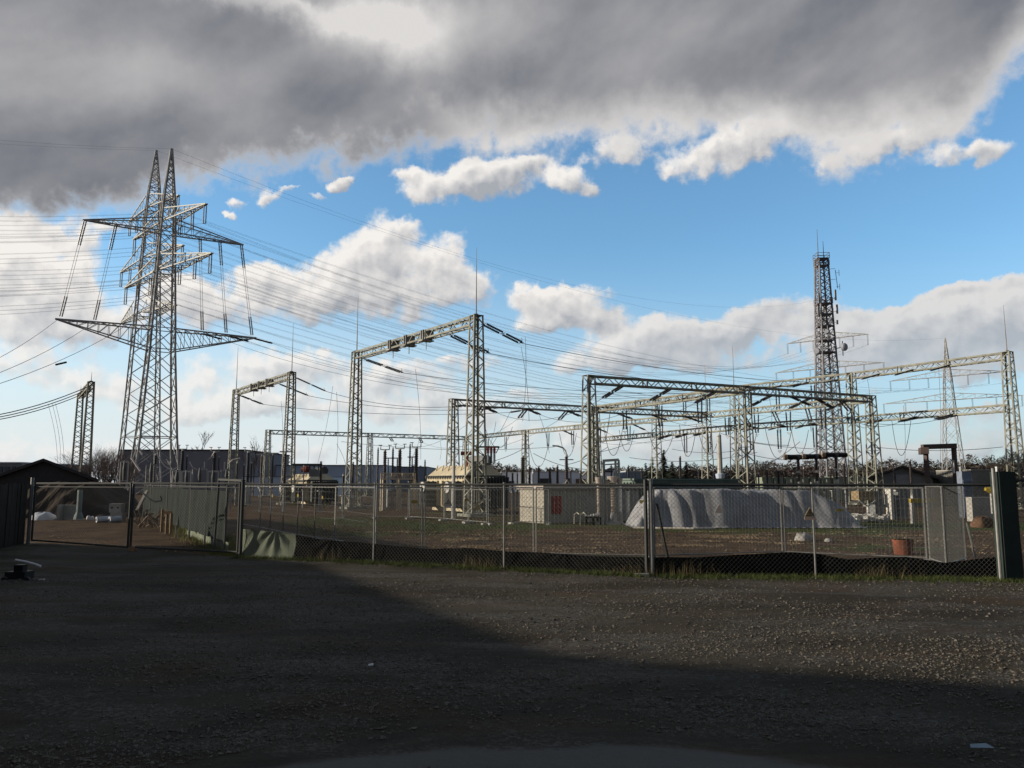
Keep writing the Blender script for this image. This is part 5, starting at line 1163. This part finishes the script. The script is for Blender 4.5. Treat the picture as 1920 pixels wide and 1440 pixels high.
for u in (1712, 1740): mb.box(P(u, 36), (.12, .2, zat(943, 36)))
mb.build('support', STEELD, t)
t = thing('yellow_bucket_part', at(1860, 925, 36), 'orange yellow curved machine part near the right pillar', 'machine part'); mb = MB(); q = at(1858, 921, 36); mb.tube([q+Vector((-.25, 0, .1)), q+Vector((0, 0, .05)), q+Vector((.2, 0, -.1))], 0, 10, [.08, .16, .1]); mb.build('part', YEL, t); mb = MB(); mb.bar(q-UP*.1, (q.x, q.y, 0), .08); mb.build('stand', STEELD, t)
t = thing('concrete_barrier', P(1840, 38), 'pale concrete barrier block between mesh panels and pillar', 'barrier'); mb = MB(); a, b = at(1816, 932, 38), at(1856, 930, 38); m_ = a.lerp(b, .5); mb.box((m_.x, m_.y, 0), (b.x-a.x, .5, a.z)); mb.build('block', CONC, t)
t = thing('earth_clod', P(1842, 33), 'lit orange brown clod of clay near the pillar', 'clay'); 
lump(1842, 33, .9, .42, .7, mat('orange_clay', (.15, .085, .05), .95, 0, .4, 5, .6, 8), 'clay_lump', 'orange brown lump of clay left of the dark green pillar', 'clay')
bpy.data.objects.remove(t)
t = thing('louvred_cabinet', P(1813, 42), 'blue grey louvred cabinet behind the mesh panels at right', 'cabinet'); q = at(1813, 884, 42); mb = MB(); mb.box(P(1813, 42), (.5, .5, q.z)); 
for k in range(14): mb.box(Vector((P(1813, 42).x, 41.72, .3+k*.12)), (.46, .05, .06))
mb.build('body', mat('louvre_blue_grey', (.22, .26, .33), .7), t)
for (u, v, D, lab) in ((1801, 878, 44, 'short pale pole left of the louvred cabinet'), (1869, 878, 40, 'tall pale thin pole just left of the pillar')):
    q = at(u, v, D); t = thing('thin_pole', P(u, D), lab, 'pole'); mb = MB(); mb.tube([P(u, D), q], .06, 7); mb.tube([q, q+UP*.08], .08, 7); mb.build('shaft', WHITEP, t)
# left bus work: pale tubes in front of the dark warehouse
gT = 'pale tubular conductors at left'
def tubeobj(pts, r, lab): mb = MB(); mb.tube([at(u, v, D) for u, v, D in pts], r, 6); tag(mb.build('bus_tube', mat('pale_aluminium', (.62, .56, .52), .5)), lab, 'busbar', gT)
tubeobj([(246, 858, 60), (263, 883, 60)], .07, 'straight slanting pale tube by the near pylon leg')
tubeobj([(262, 845, 66), (267, 852, 66)], .07, 'shortest pale tube stub high beside the pylon leg')
tubeobj([(311, 861, 66), (320, 871, 66)], .06, 'short pale slanting tube right of the curved one')
tubeobj([(293, 850, 62), (299, 862, 62), (309, 874, 62), (320, 881, 62), (330, 882, 62)], .05, 'long curved pale tube sweeping down to the right')
tubeobj([(355, 866, 62), (361, 877, 62), (371, 880, 62)], .04, 'small curved pale tube between two cup topped posts')
tubeobj([(378, 877, 62), (383, 880, 62), (383, 866, 62)], .05, 'pale hook shaped tube left of the second cup topped post')
tubeobj([(390, 862, 62), (397, 856, 62), (402, 847, 62)], .05, 'pale tube rising to the second cup topped post')
tubeobj([(420, 882, 62), (421, 866, 62)], .05, 'short upright pale tube right of the second cup topped post')
tubeobj([(428, 870, 64), (436, 862, 64), (450, 859, 64)], .045, 'pale tube curving right by the left portal back column')
# clutter of frames in front of the warehouse
gq = 'equipment supports at left'
for k, (u, v, D, w) in enumerate(((234, 866, 55, .5), (284, 872, 52, .6), (332, 884, 50, .5), (375, 880, 52, .9), (400, 884, 54, .7), (425, 882, 54, .7), (350, 884, 56, .6))):
    q = at(u, v, D); t = thing('support_frame', P(u, D), 'small steel support frame with box, %s from the left pylon' % ('first', 'second', 'third', 'fourth', 'sixth', 'seventh', 'fifth')[k], 'steel frame', gq); mb = MB()
    for s in (-1, 1): mb.bar((q.x+s*w/2, q.y, 0), (q.x+s*w/2, q.y, q.z), .08)
    mb.bar((q.x-w/2, q.y, q.z), (q.x+w/2, q.y, q.z), .1); mb.bar((q.x-w/2, q.y, q.z*.6), (q.x+w/2, q.y, q.z*.6), .06); mb.bar((q.x-w/2, q.y, .1), (q.x+w/2, q.y, q.z*.6), .05); mb.build('frame', STEELD if k % 2 else STEEL, t)
    mb = MB(); mb.tube([(q.x, q.y, q.z*.62), (q.x, q.y, q.z*.85), (q.x, q.y, q.z+.1)], 0, 8, [.09, .13, .06]); mb.build('drum', TDARK, t)

# ================================================================ BUILDINGS
def block(name, lab, u0, u1, vt, D, depth, m, cat='building', roof=None, slope=0, wins=(), bands=()):
    a, b = P(u0, D), P(u1, D); h = zat(vt, D); c = (a+b)/2+Vector((0, depth/2, 0)); t = thing(name, (c.x, D, 0), lab, cat, 'buildings beyond the substation')
    mb = MB(); mb.box((c.x, c.y, 0), (b.x-a.x, depth, h)); mb.build('walls', m, t)
    mb = MB(); mb.box((c.x, c.y, h), ((b.x-a.x)*1.01, depth*1.01, h*.03)); mb.build('roof', roof or ROOFD, t)
    for (w0, w1, v0, v1, mm, nm) in wins:
        p, q = P(w0, D), P(w1, D); z0, z1 = zat(v1, D-.1), zat(v0, D-.1); mb = MB(); mb.box(((p.x+q.x)/2, D-.06, z0), (q.x-p.x, .16, z1-z0)); mb.build(nm, mm, t)
    return t
block('warehouse', 'long dark grey warehouse behind the near pylon legs', 220, 456, 845, 150, 30, DARKW, wins=((330, 332, 850, 905, ROOFD, 'panel_joint'), (400, 402, 850, 905, ROOFD, 'panel_joint')))
block('factory_hall', 'pale blue grey hall wall behind the low far portal', 512, 722, 873, 170, 40, BLUEW, roof=mat('blue_grey_roof', (.16, .18, .22)))
block('factory_hall', 'low pale blue hall just behind the lit fence row posts', 452, 600, 894, 110, 20, BLUEW, roof=mat('blue_grey_roof', (.16, .18, .22)))
block('factory_hall', 'continuation of the pale hall behind the lattice table', 722, 800, 876, 180, 30, mat('blue_grey_cladding', (.22, .26, .32), .7))
WB = [((938, 964, 902, 910, GLASS, 'window'),), ((1012, 1034, 897, 908, GLASS, 'window'), (1062, 1070, 897, 912, GLASS, 'window'), (1080, 1098, 898, 912, mat('brown_door', (.16, .10, .08)), 'door'))]
block('white_warehouse', 'white warehouse with dark window band right of the beige transformer', 934, 1000, 886, 160, 25, WHITEW, roof=mat('sunlit_white_roof', (.7, .68, .62)), wins=WB[0])
block('white_warehouse', 'white warehouse with sunlit roof edge behind the pale hut', 1000, 1100, 885, 152, 25, WHITEW, roof=mat('sunlit_white_roof', (.7, .68, .62)), wins=WB[1])
block('white_shed', 'white shed with dark roof light behind the steel frame', 1132, 1152, 881, 150, 12, WHITEW, wins=((1134, 1150, 882, 885, GLASS, 'window'),))
block('grey_shed', 'bluish grey shed left of the conifers', 1174, 1206, 884, 150, 12, mat('blue_grey_cladding', (.22, .26, .32)), roof=mat('sunlit_white_roof', (.7, .68, .62)))
block('low_building', 'low grey flat roofed building at the far left edge', -60, 37, 868, 120, 20, GREYH, roof=WHITEW, wins=((-8, 2, 875, 885, GLASS, 'window'), (6, 14, 875, 885, GLASS, 'window'), (20, 26, 875, 885, GLASS, 'window')))
# row of pale green cabinets
gG = 'row of pale green metal cabinets'
us = list(range(1424, 1640, 22))
for k, u in enumerate(us):
    a, b = P(u, 80), P(u+20, 80); h = zat(895+(-1 if k > 5 else 0), 80); c = (a+b)/2; t = thing('switch_cabinet', c, 'pale green metal cabinet in the long row behind the T shaped breakers', 'cabinet', gG); mb = MB(); mb.box(c, (b.x-a.x, 2.2, h)); mb.build('body', GREENL, t)
    mb = MB(); mb.box(c-Vector((0, 1.12, -.15)), (.06, .05, h*.85)); mb.box(c-Vector((b.x-a.x, 0, 0))*.42+Vector((0, -1.12, .2)), (.08, .06, h*.75)); mb.build('door_seam', mat('sunlit_trim', (.6, .58, .48)), t)
# gabled huts
def gable(name, lab, u0, ua, u1, ve, va, D, depth, wall, roof, cat='building', extra=None, dv=(0, 1)):
    a, b, ap = P(u0, D), P(u1, D), P(ua, D); ze, za = zat(ve, D), zat(va, D); t = thing(name, ((a.x+b.x)/2, D, 0), lab, cat, 'buildings beyond the substation'); mb = MB(); n = 0
    for k_ in (0, depth): y = D+dv[1]*k_; o_ = dv[0]*k_; mb.V += [(a.x+o_, y, 0), (b.x+o_, y, 0), (b.x+o_, y, ze), (ap.x+o_, y, za), (a.x+o_, y, ze)]
    mb.Fc += [(0, 1, 2, 3, 4), (9, 8, 7, 6, 5)]+[(i, i+5, (i+1) % 5+5, (i+1) % 5) for i in range(5)]; mb.build('walls', wall, t)
    mb = MB(); th = (za-ze)*.10+.12; s = (za-ze)/(ap.x-a.x)
    for (x0, z0, x1, z1) in ((a.x-.5, ze-.5*abs(s), ap.x, za), (ap.x, za, b.x+.5, ze-.5*abs((za-ze)/(b.x-ap.x)))):
        n = len(mb.V)
        for k_ in (-.4, depth+.4): y = D+dv[1]*k_; o_ = dv[0]*k_; mb.V += [(x0+o_, y, z0+.03), (x1+o_, y, z1+.03), (x1+o_, y, z1+th), (x0+o_, y, z0+th)]
        mb.Fc += [(n, n+1, n+2, n+3), (n+7, n+6, n+5, n+4)]+[(n+i, n+i+4, n+(i+1) % 4+4, n+(i+1) % 4) for i in range(4)]
    mb.build('roof', roof, t)
    if extra: p, q = P(extra[0], D), P(extra[1], D); mb = MB(); mb.box(((p.x+q.x)/2, D-.05, zat(extra[3], D)), (q.x-p.x, .12, zat(extra[2], D)-zat(extra[3], D))); mb.build(extra[5], extra[4], t)
gable('gabled_hut', 'grey gabled hut with dark roof right of the near portal', 1643, 1697, 1752, 896, 877, 62, 8, GREYH, ROOFD, extra=(1682, 1706, 890, 907, mat('pale_grey_door', (.28, .29, .30)), 'door'), dv=(.43, .90))
gable('dark_shed', 'dark gabled shed roof behind the soil mound at left', -20, 75, 168, 900, 866, 62, 12, mat('shed_wall', (.05, .05, .05), .9), ROOFD, dv=(-.50, .866))
block('container_office', 'weathered pale site container behind the mesh panels at right', 1748, 1800, 886, 66, 5, mat('weathered_container', (.26, .25, .20), .8, 0, .4, .8), cat='container', roof=CONC, wins=((1763, 1770, 889, 908, ROOFD, 'door'),))
block('container_office', 'grey site container left of the dark green pillar', 1826, 1870, 882, 60, 5, mat('weathered_grey_container', (.24, .235, .21), .8, 0, .4, .8), cat='container', roof=CONC)
# houses outside the picture at left, whose shadow falls on the lot
def offhouse(name, lab, poly, h, m):
    t = thing(name, (*poly[0], 0), lab, 'building'); mb = MB(); mb.prism(poly, 0, h); mb.build('walls', m, t)
    cx = sum(p[0] for p in poly)/len(poly); cy = sum(p[1] for p in poly)/len(poly)
    mb = MB(); mb.prism([(cx+(x-cx)*1.0, cy+(y-cy)*1.0) for x, y in poly], h+.003, h+.12); mb.build('roof', ROOFD, t)
TE = math.tan(SUN_EL); LDIR = Vector((-SUNV.x, -SUNV.y))
def caster(sx_, sy_, h): return (sx_-LDIR.x*h/TE, sy_-LDIR.y*h/TE)
h1, h2 = 4.2, 7.2
B0, B1_, B2 = caster(-10.5, 21.3, h1), caster(-4.5, 17.6, h1), caster(.2, 8.5, h1)
offhouse('neighbour_house', 'low plain building outside the picture at left', [B0, (B0[0]-8, B0[1]), (B0[0]-8, B2[1]-1), (B2[0], B2[1]-1), B2, B1_][::-1], h1, DARKW)
C1, C2, C3 = caster(.3, 8.4, h2), caster(4.6, 7.05, h2), caster(12.8, 6.2, h2)
offhouse('neighbour_hall', 'taller plain building outside the picture behind the camera', [C1, (C1[0]-8, C1[1]), (C1[0]-8, -22), (C3[0], -22), C3, C2][::-1], h2, DARKW)
mb = MB(); t = thing('rear_hall', (0, -9, 0), 'plain hall behind the camera', 'building'); mb.box((2, -13, 0), (44, 8, 7)); mb.build('walls', DARKW, t)

# ================================================================ VEGETATION
def forest():
    prof = [(560, 890), (640, 888), (690, 884), (740, 874), (780, 872), (820, 880), (900, 870), (935, 866), (965, 868), (1000, 876), (1050, 877), (1090, 877), (1180, 874), (1260, 873), (1300, 869), (1400, 867), (1440, 862), (1500, 859), (1560, 859), (1640, 862), (1700, 859), (1740, 858), (1790, 860), (1815, 851), (1860, 848), (1900, 845), (2300, 842)]
    xs_, ys_ = [p[0] for p in prof], [p[1] for p in prof]; V = []; Fc = []; n = 0
    rs = np.random.RandomState(3)
    for k in range(80000):
        u = rs.uniform(560, 2150); D = rs.uniform(330, 390); v = float(np.interp(u, xs_, ys_)); h = zat(v, 350)*.90
        h *= 1+.06*math.sin(u*.05)+.06*math.sin(u*.17+1)+.045*math.sin(u*.43+1)+.03*math.sin(u*.91)
        f = rs.rand()**.7; z = h*f; x = (u-960)/F*D
        s = (.9 if f < .7 else .42)*rs.uniform(.5, 1.5); q = rs.normal(size=(3, 3))*s*(.75, .5, .55)
        V += [(x+q[i][0], D+q[i][1], max(0, z+q[i][2])) for i in range(3)]; Fc.append((n, n+1, n+2)); n += 3
    # the dense lower mass of trunks and brush behind the twigs
    for i in range(400):
        u = 560+1590*i/399; x = (u-960)/F*380; h = zat(float(np.interp(u, xs_, ys_)), 350)*(.70+.05*math.sin(i*.9)+.04*math.sin(i*2.3))
        V += [(x, 380, 0), (x, 380+3*math.sin(i), h*.6), (x, 388, h)]
        if i: a = n+3*(i-1); Fc += [(a, a+3, a+4, a+1), (a+1, a+4, a+5, a+2)]
    mb = MB(); mb.V = V; mb.Fc = Fc; return mb
tag(forest().build('woodland', BARKF), 'distant brown leafless woodland along the horizon', 'woodland', kind='stuff')
def bare(u, vt, D, lab, spread=.55, depth=6, r=None, m=None, up=.6, group='leafless trees around the substation', seed=0, name='bare_tree', cat='tree', fan=1):
    rnd = random.Random(int(u*7+seed)); p = P(u, D); h = zat(vt, D); t = thing(name, p, lab, cat, group); tm, cm = MB(), MB(); r = r or h*.022
    def br(mb, q, d, L, rr, n):
        e = q+d*L; mid = q.lerp(e, .5)+Vector((rnd.uniform(-1, 1), rnd.uniform(-1, 1), 0))*L*.06
        mb.tube([q, mid, e], 0, 3 if n < depth else 6, [rr, rr*.85, rr*.66], caps=False)
        if n == 0: return
        for k in range(rnd.choice((2, 3, 3))):
            a = rnd.uniform(0, 6.28); s = rnd.uniform(.35, 1.)*spread; dd = (d+Vector((math.cos(a)*s, math.sin(a)*s, rnd.uniform(-.1, .25)*up))).normalized(); br(cm, q.lerp(e, rnd.uniform(.55, 1)), dd, L*rnd.uniform(.62, .86), rr*.62, n-1)
    for k in range(fan): a = rnd.uniform(0, 6.28); br(tm, p+Vector((rnd.uniform(-1, 1), rnd.uniform(-.5, .5), 0))*(.25*(fan-1)), Vector((.3*math.cos(a)*(fan > 1), .3*math.sin(a)*(fan > 1), 1)).normalized(), h*.27, r, depth)
    tm.build('trunk', m or BARK, t); cm.build('crown', m or BARK, t)
BT = mat('near_bare_twigs', (.16, .12, .11), .95)
for a in ((168, 822, 78, 'leafless shrub just right of the narrow far left portal', 3), (187, 818, 80, 'leafless shrub second from the narrow portal', 3), (204, 820, 76, 'leafless shrub in the middle of the thicket left of the pylon', 3), (224, 826, 72, 'leafless pale shrub beside the back pylon leg', 3), (160, 848, 70, 'low leafless bush at the foot of the narrow portal', 4), (212, 850, 66, 'low leafless bush in front of the thicket', 4)):
    bare(a[0], a[1], a[2], a[3], .62, 6, m=BT, fan=a[4]+1, name='bare_shrub', cat='shrub', r=.06)
bare(392, 800, 175, 'leafless tree rising over the dark warehouse', .6, 6); bare(414, 832, 178, 'smaller leafless tree at the right end of the warehouse roof', .6, 5); bare(372, 834, 178, 'faint leafless tree left of the one over the warehouse', .6, 5)
bare(474, 806, 110, 'thin leafless tree left of the far low portal', .5, 6, r=.12); bare(486, 818, 112, 'second thin leafless tree next to the far low portal column', .5, 5, r=.1); bare(462, 842, 112, 'third thin leafless tree close to the warehouse corner', .5, 5, r=.1)
bare(1432, 842, 240, 'leafless tree standing above the wood near the T shaped breakers', .7, 6, m=BARKF); bare(765, 864, 200, 'greyish leafless tree left of the beige transformer', .8, 6, m=BARKF); bare(785, 868, 205, 'second greyish leafless tree left of the beige transformer', .8, 6, m=BARKF); bare(1795, 846, 260, 'leafless tree on the skyline by the far pylon', .7, 5, m=BARKF); bare(1885, 836, 250, 'leafless tree on the skyline behind the right gantry column', .7, 6, m=BARKF)
def conifer(u, vt, D, w, lab, seed=1):
    rnd = random.Random(seed); p = P(u, D); h = zat(vt, D); t = thing('conifer', p, lab, 'tree', 'dark conifers'); mb = MB(); mb.tube([p, p+UP*h], 0, 6, [w*.07, .03]); mb.build('trunk', BARK, t); mb = MB()
    tiers = int(h*2.2)
    for k in range(tiers):
        f = k/tiers; z = h*(.10+.9*f); R = w*.5*(1-f)**.8*rnd.uniform(.7, 1.15)+.1
        for j in range(22):
            a = rnd.uniform(0, 6.28); r = R*rnd.uniform(.35, 1.15); c, s = math.cos(a), math.sin(a); zz = z+rnd.uniform(-.35, .35); e = p+Vector((c*r, s*r, zz-r*rnd.uniform(-.1, .4))); o = p+UP*(zz+.12)
            for q_ in range(3):
                b = o.lerp(e, (q_+.8)/3); sd = Vector((-s, c, 0))*(.20*r+.12); mb.quad(b-sd+UP*.02, o.lerp(e, q_/3+.05), b+sd+UP*.02, b+Vector((c, s, 0))*.25*r-UP*.05*r)
    mb.build('foliage', CONIF, t)
conifer(1246, 843, 120, 4.6, 'tallest dark conifer beside a lattice column in the middle', 1); conifer(1224, 857, 122, 2.6, 'narrow dark conifer left of the tallest one', 2); conifer(1262, 866, 118, 3.6, 'dark conifer right of the tallest one', 3); conifer(1288, 866, 120, 1.9, 'slim pointed conifer standing alone right of the group', 4); conifer(1212, 868, 124, 2.2, 'small conifer at the left of the group', 5)
